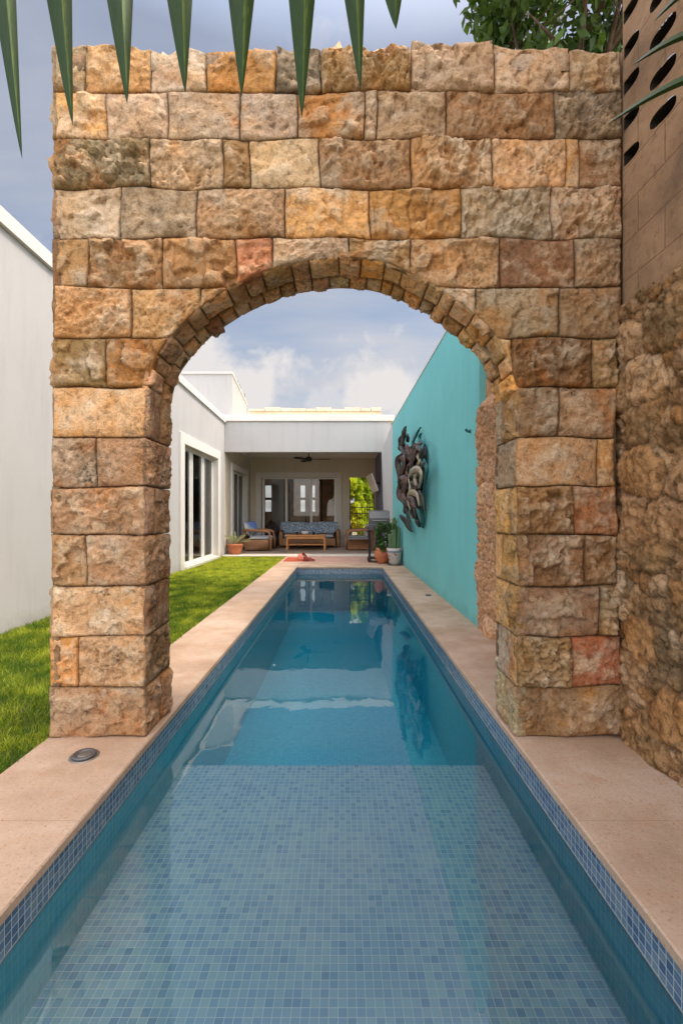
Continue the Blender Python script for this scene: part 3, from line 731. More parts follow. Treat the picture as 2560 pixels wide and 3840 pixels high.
for y0, y1 in ((2.0, 13.74),):
    V = []
    for y in (y0, y1):
        z = zt(y); V += [(XH+.05, y, z-.01), (XH+.05, y, z-.17), (XH-.2, y, z-.17), (XH-.2, y, z-.01)]
    w.add(V, [(0, 1, 5, 4), (1, 2, 6, 5), (2, 3, 7, 6), (3, 0, 4, 7), (0, 3, 2, 1), (4, 5, 6, 7)])
w.build('parapet_coping', 'trim', hs)
# raised block on the roof behind the corner
w = MB(); V = [(-9, 14.15, 3.9), (-3.3, 14.15, 3.9), (-3.3, 16.3, 3.9), (-9, 16.3, 3.9), (-9, 14.15, 5.42), (-3.3, 14.15, 5.42), (-3.3, 16.3, 4.98), (-9, 16.3, 4.98)]
w.add(V, [(0, 1, 5, 4), (1, 2, 6, 5), (2, 3, 7, 6), (4, 5, 6, 7)]); w.build('roof_room', 'white', hs)
w = MB(); V = [(-9, 14.10, 5.42), (-3.27, 14.10, 5.42), (-3.27, 16.33, 4.98), (-9, 16.33, 4.98), (-9, 14.10, 5.47), (-3.27, 14.10, 5.47), (-3.27, 16.33, 5.03), (-9, 16.33, 5.03)]
w.add(V, [(0, 1, 5, 4), (1, 2, 6, 5), (2, 3, 7, 6), (4, 5, 6, 7), (0, 3, 2, 1)]); w.build('roof_room_coping', 'trim', hs)
for y, z in ((15.0, 5.45), (15.25, 5.42), (15.5, 5.40), (16.2, 5.36), (15.75, 5.2)):
    MB().tube([(-3.34, y, 4.9), (-3.33+random.uniform(-.02, .02), y, z)], .009, 5).build('rebar', 'rust', hs)
w = MB().box(-3.6, 1.5, 18.0, 18.25, 3.9, 5.14); w.build('rear_parapet', 'cream', hs)
w = MB(); x = -3.55
while x < 1.45:
    l = random.uniform(.3, .7); w.box(x, min(x+l-.02, 1.5), 17.94, 18.3, 5.143, 5.22+random.uniform(-.02, .07)); x += l
w.build('parapet_tile', 'cream', hs)

def frame_x(parent, y0, y1, z0, z1, wd, pr, foot=True):   # surround proud of the plane x = XH
    f = MB(); f.box(XH+.001, XH+pr, y0-wd, y0, -.02, z1+wd, bev=.008); f.box(XH+.001, XH+pr, y1, y1+wd, -.02, z1+wd, bev=.008)
    f.box(XH+.001, XH+pr-.003, y0+.001, y1-.001, z1, z1+wd-.002, bev=.008)
    if foot: f.box(XH+.001, XH+pr+.04, y0+.001, y1-.001, -.02, z0-.002, bev=.008)
    return f.build('surround', 'trim', parent)
def sliding_x(y0, y1, z0, z1, divs, mat_in):
    t = MB(); dpt = .20
    for (a, b_) in ((y0, y0), (y1, y1)): t.quad((XH, a, z0), (XH-dpt, a, z0), (XH-dpt, a, z1), (XH, a, z1))
    t.quad((XH, y0, z1), (XH, y1, z1), (XH-dpt, y1, z1), (XH-dpt, y0, z1)); t.quad((XH, y0, z0), (XH, y1, z0), (XH-dpt, y1, z0), (XH-dpt, y0, z0))
    root = t.build('sliding_door', 'trim', hs)
    xg = XH-.14
    fr_ = MB()
    for y in divs: fr_.box(xg-.03, xg+.025, y-.045, y+.045, z0+.05, z1-.06, bev=.004)
    fr_.box(xg-.03, xg+.022, y0, y1, z0, z0+.05); fr_.box(xg-.03, xg+.022, y0, y1, z1-.06, z1)
    fr_.box(xg-.03, xg+.023, y0+.001, y0+.06, z0+.05, z1-.06); fr_.box(xg-.03, xg+.023, y1-.06, y1-.001, z0+.05, z1-.06)
    fr_.build('door_frame', 'pvc', root)
    MB().quad((xg, y0, z0), (xg, y1, z0), (xg, y1, z1), (xg, y0, z1)).build('pane', 'glass', root)
    # room behind
    rm = MB(); xb = XH-2.6; a, b_, c, d = y0-.8, y1+.8 if y1 < 13.2 else y1+.3, -.02, 3.0
    if y1 < 13.9: b_ = min(b_, 13.75)
    rm.quad((xb, a, c), (xb, b_, c), (xb, b_, d), (xb, a, d)); rm.quad((xb, a, c), (XH-.21, a, c), (XH-.21, a, d), (xb, a, d)); rm.quad((xb, b_, c), (XH-.21, b_, c), (XH-.21, b_, d), (xb, b_, d))
    rm.quad((xb, a, c), (xb, b_, c), (XH-.21, b_, c), (XH-.21, a, c)); rm.quad((xb, a, d), (xb, b_, d), (XH-.21, b_, d), (XH-.21, a, d))
    rm.quad((XH-.205, a, c), (XH-.205, y0, c), (XH-.205, y0, d), (XH-.205, a, d)); rm.quad((XH-.205, y1, c), (XH-.205, b_, c), (XH-.205, b_, d), (XH-.205, y1, d))
    rm.build('interior_room', mat_in, hs)
    cu = MB()
    for (ya, yb) in ((y0+.05, y0+.32), (y1-.62, y1-.05)):
        cu = MB(); n_ = 40; V = []; 
        for i in range(n_+1):
            y = ya+(yb-ya)*i/n_; xx = xg-.16+.025*math.sin(i*1.3); V += [(xx, y, z0+.04), (xx, y, z1-.02)]
        cu.add(V, [(2*i, 2*i+2, 2*i+3, 2*i+1) for i in range(n_)])
        cu.build('curtain', 'curtain', root, True)
    return root
r1 = sliding_x(*D1, (11.05, 11.20, 12.0, 12.14), 'indoordark'); frame_x(r1, *D1, .23, .05)
r2 = sliding_x(*D2, (15.5, 16.2), 'indoordark'); frame_x(r2, *D2, .20, .05, False)
# rear sliding door
x0, x1, z0, z1 = DB
t = MB(); 
for a in (x0, x1): t.quad((a, YR, z0), (a, YR+.2, z0), (a, YR+.2, z1), (a, YR, z1))
t.quad((x0, YR, z1), (x1, YR, z1), (x1, YR+.2, z1), (x0, YR+.2, z1)); t.quad((x0, YR, z0), (x1, YR, z0), (x1, YR+.2, z0), (x0, YR+.2, z0))
rd = t.build('sliding_door', 'trim', hs)
f = MB(); f.box(x0-.21, x0, YR-.05, YR-.001, .01, z1+.2, bev=.008); f.box(x1, x1+.21, YR-.05, YR-.001, .01, z1+.2, bev=.008); f.box(x0+.001, x1-.001, YR-.047, YR-.001, z1, z1+.198, bev=.008)
f.build('surround', 'trim', rd)
f = MB()
for x in (x0+.06, -2.10, -1.16, x1-.03): f.box(x-.04, x+.04, YR+.10, YR+.15, z0, z1)
f.box(x0, x1, YR+.101, YR+.149, z1-.05, z1-.001); f.box(x0, x1, YR+.101, YR+.149, z0+.001, z0+.05)
f.build('door_frame', 'pvc', rd)
MB().quad((x0, YR+.125, z0), (x1, YR+.125, z0), (x1, YR+.125, z1), (x0, YR+.125, z1)).build('pane', 'glass', rd)
# room behind with far panelled wall and glazed street door openings
rm = MB(); A, Bx, Yb, Zt = -5.0, .12, 22.0, 3.1
rm.quad((A, YR+.21, -.02), (A, Yb, -.02), (A, Yb, Zt), (A, YR+.21, Zt)); rm.quad((Bx, YR+.21, -.02), (Bx, Yb, -.02), (Bx, Yb, Zt), (Bx, YR+.21, Zt))
rm.quad((A, YR+.21, Zt), (Bx, YR+.21, Zt), (Bx, Yb, Zt), (A, Yb, Zt)); rm.quad((A, YR+.21, 0.005), (Bx, YR+.21, 0.005), (Bx, Yb, 0.005), (A, Yb, 0.005))
rm.quad((A, YR+.205, 0), (x0, YR+.205, 0), (x0, YR+.205, Zt), (A, YR+.205, Zt))
rm.build('interior_room', 'indoor', hs)
ops = [(-3.58, -3.30), (-1.93, -1.70), (-1.48, -1.26)]; zz = [(1.32, 1.86), (1.98, 2.54)]
fw = MB(); xs_ = [A]+[q_ for o_ in ops for q_ in o_]+[Bx]
for i in range(len(xs_)-1):
    a, b_ = xs_[i], xs_[i+1]
    if i % 2 == 0: fw.quad((a, Yb, 0), (b_, Yb, 0), (b_, Yb, Zt), (a, Yb, Zt))
    else:
        for (c, d) in ((0, zz[0][0]), (zz[0][1], zz[1][0]), (zz[1][1], Zt)): fw.quad((a, Yb, c), (b_, Yb, c), (b_, Yb, d), (a, Yb, d))
fw.build('street_door_wall', 'indoor', hs)
sp_ = MB(); 
for x in (-2.45, -1.68, -1.55, -.95): sp_.box(x-.035, x+.035, Yb-.05, Yb-.002, 0, 2.75)
sp_.box(-2.48, -.92, Yb-.05, Yb-.002, 2.752, 2.83); sp_.build('door_panel', 'darkbrown', hs)
sp_ = MB().box(-3.02, -2.55, Yb-1.5, Yb-1.38, 0.006, 3.05); sp_.build('interior_partition', 'white', hs)
# gate with pickets in the garden opening
gt = thing('iron_gate', (.75, YR+.12, 0), 'black iron picket gate in the opening at the right end of the patio', 'gate')
gb = MB()
for z in (.15, 1.22, 1.45, 1.72): gb.box(GT[0]+.005, GT[1]-.005, YR+.10, YR+.13, z, z+.03)
gb.box(GT[0]+.001, GT[0]+.035, YR+.095, YR+.135, 0.02, 2.5); gb.box(GT[1]-.035, GT[1]-.001, YR+.095, YR+.135, 0.02, 2.5); gb.build('gate_frame', 'black', gt)
for k in range(9):
    x = GT[0]+.09+k*.094; MB().box(x, x+.015, YR+.108, YR+.122, .181, 1.45 if k % 2 else 1.58).build('picket', 'black', gt)

# leaf clouds
def leaf_cloud(cx, cy, cz, rx, ry, rz, n, size, seed, droop=.3, shell=.35, clumps=0):
    r = np.random.default_rng(seed)
    d = r.normal(size=(n, 3)); d /= np.linalg.norm(d, axis=1)[:, None]
    rad = (shell+(1-shell)*r.random(n))**.5
    if clumps:
        cc = r.normal(size=(clumps, 3)); cc /= np.linalg.norm(cc, axis=1)[:, None]; cc *= (.45+.5*r.random(clumps))[:, None]
        k = r.integers(0, clumps, n); P = cc[k]+d*(rad*.30)[:, None]; tone = r.random(clumps)[k]
    else: P = d*rad[:, None]; tone = np.full(n, .5)
    P = P*np.array([rx, ry, rz])+np.array([cx, cy, cz])
    a = r.normal(size=(n, 3)); a[:, 2] -= droop; a /= np.linalg.norm(a, axis=1)[:, None]
    b = np.cross(a, r.normal(size=(n, 3))); b /= np.linalg.norm(b, axis=1)[:, None]
    L_ = size*(.6+.8*r.random(n)); W_ = L_*.26
    nn = np.cross(a, b)
    V = np.stack([P-a*L_[:, None]*.5, P+b*W_[:, None]+nn*(W_*.25)[:, None], P+a*L_[:, None]*.5, P-b*W_[:, None]+nn*(W_*.25)[:, None]], 1).reshape(-1, 3)
    c = np.clip(.2+.5*tone+r.normal(0, .18, n), 0, 1); c = np.repeat(c, 4)
    return V, c
def cloud_mb(*a, **k):
    V, c = leaf_cloud(*a, **k); m = MB(); m.v = list(map(tuple, V.tolist())); m.c = [(x, x, x) for x in c.tolist()]; m.hasc = True
    m.f = [(4*i, 4*i+1, 4*i+2, 4*i+3) for i in range(len(V)//4)]; return m
tr = thing('garden_tree', (3.7, 7.0, -.06), 'leafy green tree rising above the stone arch from behind the right wall', 'tree')
MB().tube([(3.7, 7.0, -.06), (3.6, 6.95, 2), (3.45, 6.9, 4), (3.3, 6.7, 6.2), (3.15, 6.6, 7.4)], [.2, .17, .14, .11, .08], 10).build('trunk', 'bark', tr, True)
lm = MB()
for i in range(16):
    th = i*2.4; a = Vector((3.4-.02*i, 6.8, 5.6+i*.12)); e_ = Vector((3.45+1.25*math.cos(th), 6.6+1.3*math.sin(th), 7.6+random.uniform(-.2, 2.0)))
    mid = (a+e_)/2+Vector((random.uniform(-.2, .2), random.uniform(-.2, .2), .25)); lm.tube([a, mid, e_], [.05, .03, .01], 6)
    for j in range(3):
        p = mid.lerp(e_, .3+.3*j); lm.tube([p, p+Vector((random.uniform(-.6, .6), random.uniform(-.6, .6), random.uniform(-.5, .4)))], [.012, .004], 4)
lm.build('limb', 'bark', tr, True)
cloud_mb(3.42, 6.6, 8.75, 1.75, 1.7, 1.75, 7500, .16, 3, droop=1.3, clumps=44).build('crown', 'leaf', tr)
def shrub(x, y, z, rx, ry, rz, n, size, label, name='garden_shrub', cat='shrub', group=None):
    t = thing(name, (x, y, -.06), label, cat, group)
    s_ = MB()
    for i in range(5): s_.tube([(x+random.uniform(-.05, .05), y+random.uniform(-.05, .05), -.06), (x+random.uniform(-.5, .5)*rx, y+random.uniform(-.5, .5)*ry, z)], [.03, .012], 6)
    s_.build('stem', 'bark', t); cloud_mb(x, y, z, rx, ry, rz, n, size, int(x*100+y*10) % 9999, droop=.5, clumps=14).build('foliage', 'garden', t)
shrub(.35, 21.5, 1.7, .75, .7, 1.5, 1500, .34, 'tall leafy bush behind the gate on its left side')
shrub(1.55, 22.3, 2.1, .9, .8, 1.9, 1500, .38, 'tallest broad leaved bush behind the gate')
shrub(1.0, 20.2, .8, .6, .5, .7, 900, .26, 'low bright bush just behind the gate pickets')
shrub(2.3, 25.0, 2.2, 1.6, 1.0, 2.2, 1800, .4, 'farthest green bush deep in the garden beyond the gate')

# ------------------------------------------------------------------ palm frond overhead, close to the camera
pf = thing('palm_frond', (-.35, 1.06, 2.55), 'drooping palm frond with pointed green blades hanging above the arch', 'palm frond')
YP = 1.0
def pp(px, py, d=YP): return Vector(((px-785)*d/F, d, H+(1181-py)*d/F))
bl = [((52, 367), -14, 38), ((168, 290), 108, 166), ((293, 240), 246, 306), ((426, 215), 384, 442), ((555, 222), 525, 584), ((693, 272), 663, 723), ((828, 207), 791, 837), ((909, 68), 884, 922)]
rach = []
for i, (tip, a, b_) in enumerate(bl):
    d = YP+random.uniform(-.03, .03)
    top_y = -430
    k = (0-top_y)/(tip[1]-0)
    wid = (b_-a)*(1.0+.12*k); cxt = (a+b_)/2
    dx = (cxt-tip[0])/tip[1]
    topc = cxt+dx*(-top_y)*.6
    m = MB(); N_ = 26; V = []; cl_ = []
    for s_ in range(N_+1):
        t = s_/N_; y = top_y+(tip[1]-top_y)*t
        wd = (b_-a)/2*min(1.25, ((tip[1]-y)/tip[1])**.85) if y < tip[1] else 0
        if t < .12: wd *= .4+t*5
        cx = tip[0]+(cxt-tip[0])*((tip[1]-y)/tip[1])**.9
        # the two halves of a folded blade: keel towards the viewer
        sway = .012*math.sin(t*2.2+i)
        L_ = pp(cx-wd, y, d+sway); C_ = pp(cx+wd*.12, y, d+sway-.55*wd*d/F); C2 = pp(cx+wd*.19, y, d+sway-.5*wd*d/F); R_ = pp(cx+wd, y, d+sway+.2*wd*d/F)
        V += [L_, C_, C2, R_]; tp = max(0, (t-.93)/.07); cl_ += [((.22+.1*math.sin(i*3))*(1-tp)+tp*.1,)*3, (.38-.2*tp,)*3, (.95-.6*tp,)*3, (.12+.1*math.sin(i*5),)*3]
    fc = []
    for s_ in range(N_):
        o = 4*s_; fc += [(o, o+1, o+5, o+4), (o+1, o+2, o+6, o+5), (o+2, o+3, o+7, o+6)]
    m.add(V, fc, cl_); m.build('leaflet', 'palm', pf); rach.append(V[1])
rp = [Vector((-1.15, 1.02, 2.72))]+[Vector((p.x, 1.0, p.z+.0)) for p in rach]+[Vector((.5, 1.0, 2.86))]
MB().tube(rp, [.012]+[.011]*8+[.02], 8).build('rachis', 'palm', pf, True)
# second, out of the way frond whose thin blades cross the upper right corner
pg = thing('palm_frond', (.9, .95, 2.2), 'thin palm blades reaching in from the right edge over the vent blocks', 'palm frond')
for (a, c) in (((1640, 60), (1452, 150)), ((1660, 150), (1395, 285)), ((1640, -60), (1500, 50))):
    V = []; N_ = 12; fc = []
    for s_ in range(N_+1):
        t = s_/N_; x = a[0]+(c[0]-a[0])*t; y = a[1]+(c[1]-a[1])*t-14*math.sin(t*3.1); wd = 13*(1-t)**.7*(.6+.4*min(1, t*4))+.4
        V += [pp(x-wd*.4, y-wd, 1.1), pp(x, y, 1.09), pp(x+wd*.4, y+wd, 1.1)]
        if s_ < N_: o = 3*s_; fc += [(o, o+1, o+4, o+3), (o+1, o+2, o+5, o+4)]
    MB().add(V, fc, (.35, .35, .35)).build('leaflet', 'palm', pg)

# ------------------------------------------------------------------ wall sculpture
sc_ = thing('wall_sculpture', (1.40, 9.6, .86), 'large abstract metal sculpture of curling leaves and shells on the turquoise wall', 'sculpture')
def wp(zx, zy, off=.14):     # surveyed point on the wall face
    px = 857.3+zx/5.121; py = 955.3+zy/5.121; X = 1.44-off; d = X*F/(px-785); return Vector((X, d, H+(1181-py)*d/F))
def blade(pts, w0, mat, off=.14, bul=.055, name='leaf_and_shadow', prof='leaf'):
    P = catmull([tuple(wp(a, b_, off)) for a, b_ in pts], 7); n_ = len(P); V = []; Fc = []
    for i, p in enumerate(P):
        t = i/(n_-1); tg = (P[min(i+1, n_-1)]-P[max(i-1, 0)]).normalized(); sd_ = tg.cross(Vector((1, 0, 0))).normalized()
        w_ = .55*w0*(math.sin(math.pi*min(1, max(0, t)))**.9+.02) if prof == 'leaf' else w0*(1-.4*t)
        ks = [-1, -.6, 0, .6, 1]
        for k in ks: V.append(p+sd_*w_*k*Vector((1, 1, 1)).length/1.73+Vector((-bul*(1-abs(k))*min(1, w_/.07)*(1+.25*math.sin(9*t)), 0, 0)))
        V.append(p+Vector((.03, 0, 0)))
    m_ = 6
    for i in range(n_-1):
        for k in range(4): Fc.append((i*m_+k, i*m_+k+1, (i+1)*m_+k+1, (i+1)*m_+k))
        Fc.append((i*m_+4, i*m_+5, (i+1)*m_+5, (i+1)*m_+4)); Fc.append((i*m_+5, i*m_, (i+1)*m_, (i+1)*m_+5))
    return MB().add(V, Fc).build(name, mat, sc_, True)
blade([(372, 120), (362, 250), (335, 360), (385, 480)], .20, 'irondark', .2)
blade([(330, 225), (312, 330), (318, 420)], .16, 'irondark', .12)
blade([(392, 210), (408, 262), (402, 310)], .12, 'irondark', .12)
blade([(545, 130), (500, 230), (465, 310), (480, 400)], .07, 'tealdark', .08)  # strip in shadow colour, stands in for shade on the wall
blade([(550, 200), (540, 270), (580, 320)], .07, 'tealdark', .08)
blade([(345, 430), (310, 560), (325, 760), (325, 900), (375, 1040)], .30, 'bronze', .12, .10, 'metal_body')
blade([(360, 450), (365, 560), (345, 700)], .18, 'bronze', .24, .07)
blade([(560, 320), (500, 400), (440, 480), (400, 640)], .24, 'bronze', .14, .08, 'metal_body')
blade([(430, 480), (470, 560), (520, 640), (470, 760), (470, 900)], .30, 'irondark', .08, .07, 'metal_body')
blade([(590, 330), (612, 450), (590, 650), (560, 900), (590, 1100)], .12, 'irondark', .05)  # dark strip standing in for the sculpture's shadow on its right
blade([(350, 700), (390, 760), (370, 900), (385, 1000)], .22, 'bronze', .22, .10)
blade([(436, 860), (415, 740), (440, 660), (500, 625), (552, 650), (560, 730), (525, 855)], .10, 'bronzelight', .26, .04, 'metal_shell')
blade([(525, 650), (492, 730), (520, 850)], .13, 'bronzelight', .2, .05, 'metal_shell')
blade([(408, 985), (415, 915), (475, 905), (520, 950), (530, 1060)], .10, 'bronzelight', .26, .04, 'metal_shell')
blade([(440, 950), (480, 1000), (500, 1090)], .18, 'bronze', .22, .10, 'metal_shell')
blade([(418, 800), (425, 900), (405, 1000), (430, 1100)], .05, 'bronzelight', .26)
blade([(530, 560), (545, 530), (522, 600)], .07, 'bronzelight', .24)
blade([(345, 990), (375, 1060), (360, 1150)], .12, 'irondark', .14)
blade([(312, 1160), (360, 1225), (405, 1290), (446, 1362)], .17, 'irondark', .10)
blade([(385, 1080), (400, 1160), (430, 1260)], .10, 'irondark', .18)
blade([(430, 1080), (480, 1150), (520, 1230), (535, 1310)], .16, 'irondark', .12)
blade([(560, 1060), (580, 1180), (570, 1320)], .11, 'tealdark', .06)
for j_, (a_, b2, c_, m_n) in enumerate((((350, 480), (300, 520), (318, 640), 'irondark'), ((380, 520), (400, 600), (372, 720), 'irondark'), ((420, 560), (395, 640), (408, 760), 'bronze'),
    ((500, 350), (560, 420), (540, 540), 'irondark'), ((460, 420), (520, 470), (560, 560), 'bronzelight'), ((330, 760), (360, 840), (340, 960), 'irondark'), ((352, 820), (392, 880), (372, 990), 'bronze'),
    ((540, 880), (580, 980), (600, 1120), 'irondark'), ((470, 1040), (440, 1120), (462, 1210), 'bronze'), ((585, 500), (628, 640), (600, 800), 'tealdark'), ((300, 560), (322, 700), (305, 860), 'irondark'), ((440, 760), (480, 820), (470, 900), 'irondark'))):
    blade([a_, ((a_[0]+b2[0])/2, (a_[1]+b2[1])/2), b2, c_], .11, m_n, .16+.02*(j_ % 4), .05)
rs_ = random.Random(5)
for j_ in range(44):
    th = rs_.uniform(0, 6.283); rr_ = rs_.uniform(.25, 1.0); zx = 455+115*rr_*math.cos(th); zy = 700+410*rr_*math.sin(th)
    dx_, dy_ = .35*(zx-455)+rs_.uniform(-22, 22), .28*(zy-700)+rs_.uniform(-60, 60); l_ = math.hypot(dx_, dy_)+1; q_ = rs_.uniform(90, 190)/l_; dx_ *= q_*.5; dy_ *= q_
    blade([(zx-dx_*.4, zy-dy_*.4), (zx+rs_.uniform(-8, 8), zy), (zx+dx_*.35+rs_.uniform(-8, 8), zy+dy_*.35), (zx+dx_*.7, zy+dy_*.7)], rs_.uniform(.09, .17), rs_.choice(['irondark', 'irondark', 'bronze', 'bronze', 'bronzelight']), rs_.uniform(.05, .2), .05)
blade([(290, 770), (300, 785), (318, 800)], .10, 'irondark', .1)

# ------------------------------------------------------------------ patio furniture and objects
def gx(px, d): return (px-785)*d/F
def cushion(mb, x0, x1, y0, y1, z0, z1, M4=None):
    b = min(x1-x0, y1-y0, z1-z0)*.35; mb.box(x0, x1, y0, y1, z0, z1, bev=b, M4=M4)
def pillow(cx, cy, cz, w_, h_, tilt, rz=0):
    m = MB(); N_ = 12; V = []; Fc = []
    for side in (1, -1):
        for i in range(N_+1):
            for j in range(N_+1):
                u, v = i/N_*2-1, j/N_*2-1; th = .08*((1-u*u)*(1-v*v))**.45
                V.append((u*w_/2*(1-.06*v*v), side*-th, v*h_/2*(1-.06*u*u)))
        o = 0 if side == 1 else (N_+1)**2
        for i in range(N_):
            for j in range(N_): a = o+i*(N_+1)+j; Fc.append((a, a+N_+1, a+N_+2, a+1))
    Mx = Matrix.Translation((cx, cy, cz)) @ Matrix.Rotation(rz, 4, 'Z') @ Matrix.Rotation(tilt, 4, 'X')
    return m.add([tuple(Mx @ Vector(p)) for p in V], Fc)
FZ = .008
# sofa facing the camera
sx0, sx1, sy0, sy1 = gx(638, 16.9), gx(781, 16.9), 16.72, 17.52
so = thing('rattan_sofa', ((sx0+sx1)/2, 17.1, FZ), 'long brown rattan sofa with pale seats against the rear glass door', 'sofa')
MB().box(sx0+.04, sx1-.04, sy0+.04, sy1, FZ+.06, .34, bev=.03).build('base', 'wicker', so)
for a in (sx0, sx1-.2): MB().box(a, a+.2, sy0, sy1, FZ+.02, .64, bev=.06).build('armrest', 'wicker', so, True)
MB().box(sx0+.2, sx1-.2, sy1-.16, sy1+.02, .34, .80, bev=.05).build('backrest', 'wicker', so)
n3 = (sx1-sx0-.44)/3
for k in range(3):
    m = MB(); cushion(m, sx0+.22+k*n3, sx0+.215+(k+1)*n3, sy0-.02, sy1-.18, .345, .48); m.build('seat_cushion', 'cushion', so, True)
for i, (x, lab) in enumerate(((-2.0, 'patterned blue grey pillow at the left end of the sofa'), (-1.55, 'patterned pillow second from the left on the sofa'), (-1.12, 'small patterned pillow in the middle of the sofa'), (-.78, 'patterned pillow second from the right on the sofa'), (-.42, 'patterned pillow leaning on the right sofa arm'))):
    p = pillow(x, 17.12+.03*(i % 2), .72-.03*(i == 2), .52, .44, R(-18), R((-8, 6, 0, 5, -14)[i])).build('sofa_pillow', 'pattern', None, True)
    tag(p, lab, 'pillow', 'pillows on the sofa')
# armchair side-on: back to the outside, seat towards the table
def armchair(cx, cy, rot, label):
    t = thing('rattan_armchair', (cx, cy, FZ), label, 'armchair', 'rattan armchairs on the patio')
    Mx = Matrix.Translation((cx, cy, FZ)) @ Matrix.Rotation(rot, 4, 'Z')
    def bb(name, mat, *a, bev=.03, sm=True):
        return MB().box(*a, bev=bev, M4=Mx).build(name, mat, t, sm)
    bb('base', 'wicker', -.44, .44, -.38, .38, .03, .33)
    bb('backrest', 'wicker', -.46, .46, .34, .47, .1, .74, bev=.05)
    for s_ in (-1, 1):
        m = MB(); x0_ = s_*.44
        pts = [Mx @ Vector((x0_, -.42, .03)), Mx @ Vector((x0_, -.44, .40)), Mx @ Vector((x0_, -.40, .60)), Mx @ Vector((x0_, -.30, .64)), Mx @ Vector((x0_, .30, .68)), Mx @ Vector((x0_, .42, .66))]
        m.tube(pts, .045, 8, flat=1.0); m.build('armrest', 'wicker', t, True)
        bb('side_panel', 'wicker', x0_-.025, x0_+.025, -.38, .40, .03, .36, bev=.01)
    m = MB(); b = .05; m.box(-.38, .38, -.42, .30, .335, .47, bev=b, M4=Mx); m.build('seat_cushion', 'cushion', t, True)
    m = MB(); m.box(-.36, .36, .18, .33, .45, .76, bev=b, M4=Mx); m.build('back_cushion', 'cushion', t, True)
    return t
armchair(-2.74, 15.65, R(90), 'rattan armchair at the left of the patio beside the agave pot')
armchair(.58, 15.95, R(-90), 'rattan armchair at the right of the patio half hidden by the grill')
tag(pillow(-2.98, 15.75, .76, .42, .40, R(-15), R(60)).build('throw_pillow', 'blue', None, True), 'blue pillow on the back of the left armchair', 'pillow')
tag(pillow(-3.1, 15.4, .74, .38, .38, R(-15), R(80)).build('throw_pillow', 'cushion', None, True), 'pale grey pillow at the rear of the left armchair', 'pillow')
# dark wicker side chair behind the armchair
dc = thing('dark_chair', (-2.45, 16.5, FZ), 'dark brown wicker chair with rounded back between armchair and sofa', 'chair')
MB().lathe(-2.45, 16.5, [(.17, FZ+.02), (.20, .2), (.23, .40), (.22, .44)], 20).build('base', 'darkbrown', dc, True)
m = MB(); V = []; Fc = []
for i in range(17):
    th = R(20+140*i/16); hh_ = .62+.30*math.sin(math.pi*i/16)
    for r_, z_ in ((.24, .40), (.27, hh_), (.23, hh_+.02), (.19, .42)): V.append((-2.45+r_*math.cos(th), 16.5+r_*math.sin(th), z_))
for i in range(16):
    for k in range(4): Fc.append((4*i+k, 4*(i+1)+k, 4*(i+1)+(k+1) % 4, 4*i+(k+1) % 4))
m.add(V, Fc); m.build('backrest', 'darkbrown', dc, True)
m = MB(); cushion(m, -2.64, -2.26, 16.32, 16.66, .44, .54); m.build('seat_cushion', 'black', dc, True)
# coffee table
ct = thing('coffee_table', (-1.22, 15.9, FZ), 'low teak coffee table with a lower shelf in front of the sofa', 'table')
tx0, tx1, ty0, ty1 = gx(656, 15.6), gx(748, 15.6), 15.6, 16.2
MB().box(tx0, tx1, ty0, ty1, .46, .51, bev=.008).build('tabletop', 'wood', ct)
MB().box(tx0+.03, tx1-.03, ty0+.03, ty1-.03, .38, .458, bev=.004).build('apron', 'wood', ct)
MB().box(tx0+.03, tx1-.03, ty0+.04, ty1-.04, .17, .20, bev=.005).build('shelf', 'wood', ct)
for a in (tx0+.01, tx1-.07):
    for b_ in (ty0+.01, ty1-.07): MB().box(a, a+.06, b_, b_+.06, FZ, .379, bev=.005).build('leg', 'wood', ct)
bw_ = MB().lathe(gx(700, 15.75), 15.75, [(.05, .512), (.10, .54), (.13, .60), (.125, .63), (.10, .60), (.03, .55)], 20).build('bowl', 'porcelain', None, True); tag(bw_, 'cream ceramic bowl standing on the coffee table', 'bowl')
for x, l_, mm in ((-1.5, 'small dark cup on the coffee table left of the bowl', 'bronze'), (-.95, 'small dark jar on the coffee table right of the bowl', 'irondark')):
    tag(MB().lathe(x, 15.85, [(.035, .512), (.045, .55), (.04, .60), (.03, .60)], 14).build('cup', mm, None, True), l_, 'cup')
# ceiling fan
fcx, fcy = gx(709, 15.4), 15.4
fan = thing('ceiling_fan', (fcx, fcy, 2.9), 'black three blade ceiling fan hanging from the patio ceiling', 'ceiling fan')
MB().tube([(fcx, fcy, 3.299), (fcx, fcy, 3.05)], .015, 8).build('downrod', 'black', fan)
MB().lathe(fcx, fcy, [(.03, 3.08), (.10, 3.05), (.12, 2.99), (.09, 2.94), (.02, 2.92)], 20).build('motor', 'black', fan, True)
for k in range(3):
    th = R(-6+120*k); Mx = Matrix.Translation((fcx, fcy, 2.99)) @ Matrix.Rotation(th, 4, 'Z') @ Matrix.Rotation(R(14), 4, 'X')
    m = MB(); V = []
    for i in range(9):
        t = i/8; x = .10+.60*t; w_ = .04+.035*math.sin(t*2.6); V += [Mx @ Vector((x, -w_, .006)), Mx @ Vector((x, w_, .006)), Mx @ Vector((x, w_, -.006)), Mx @ Vector((x, -w_, -.006))]
    fc = []
    for i in range(8):
        for k2 in range(4): fc.append((4*i+k2, 4*(i+1)+k2, 4*(i+1)+(k2+1) % 4, 4*i+(k2+1) % 4))
    fc += [(0, 1, 2, 3), (32, 35, 34, 33)]
    m.add(V, fc); m.build('blade', 'black', fan)
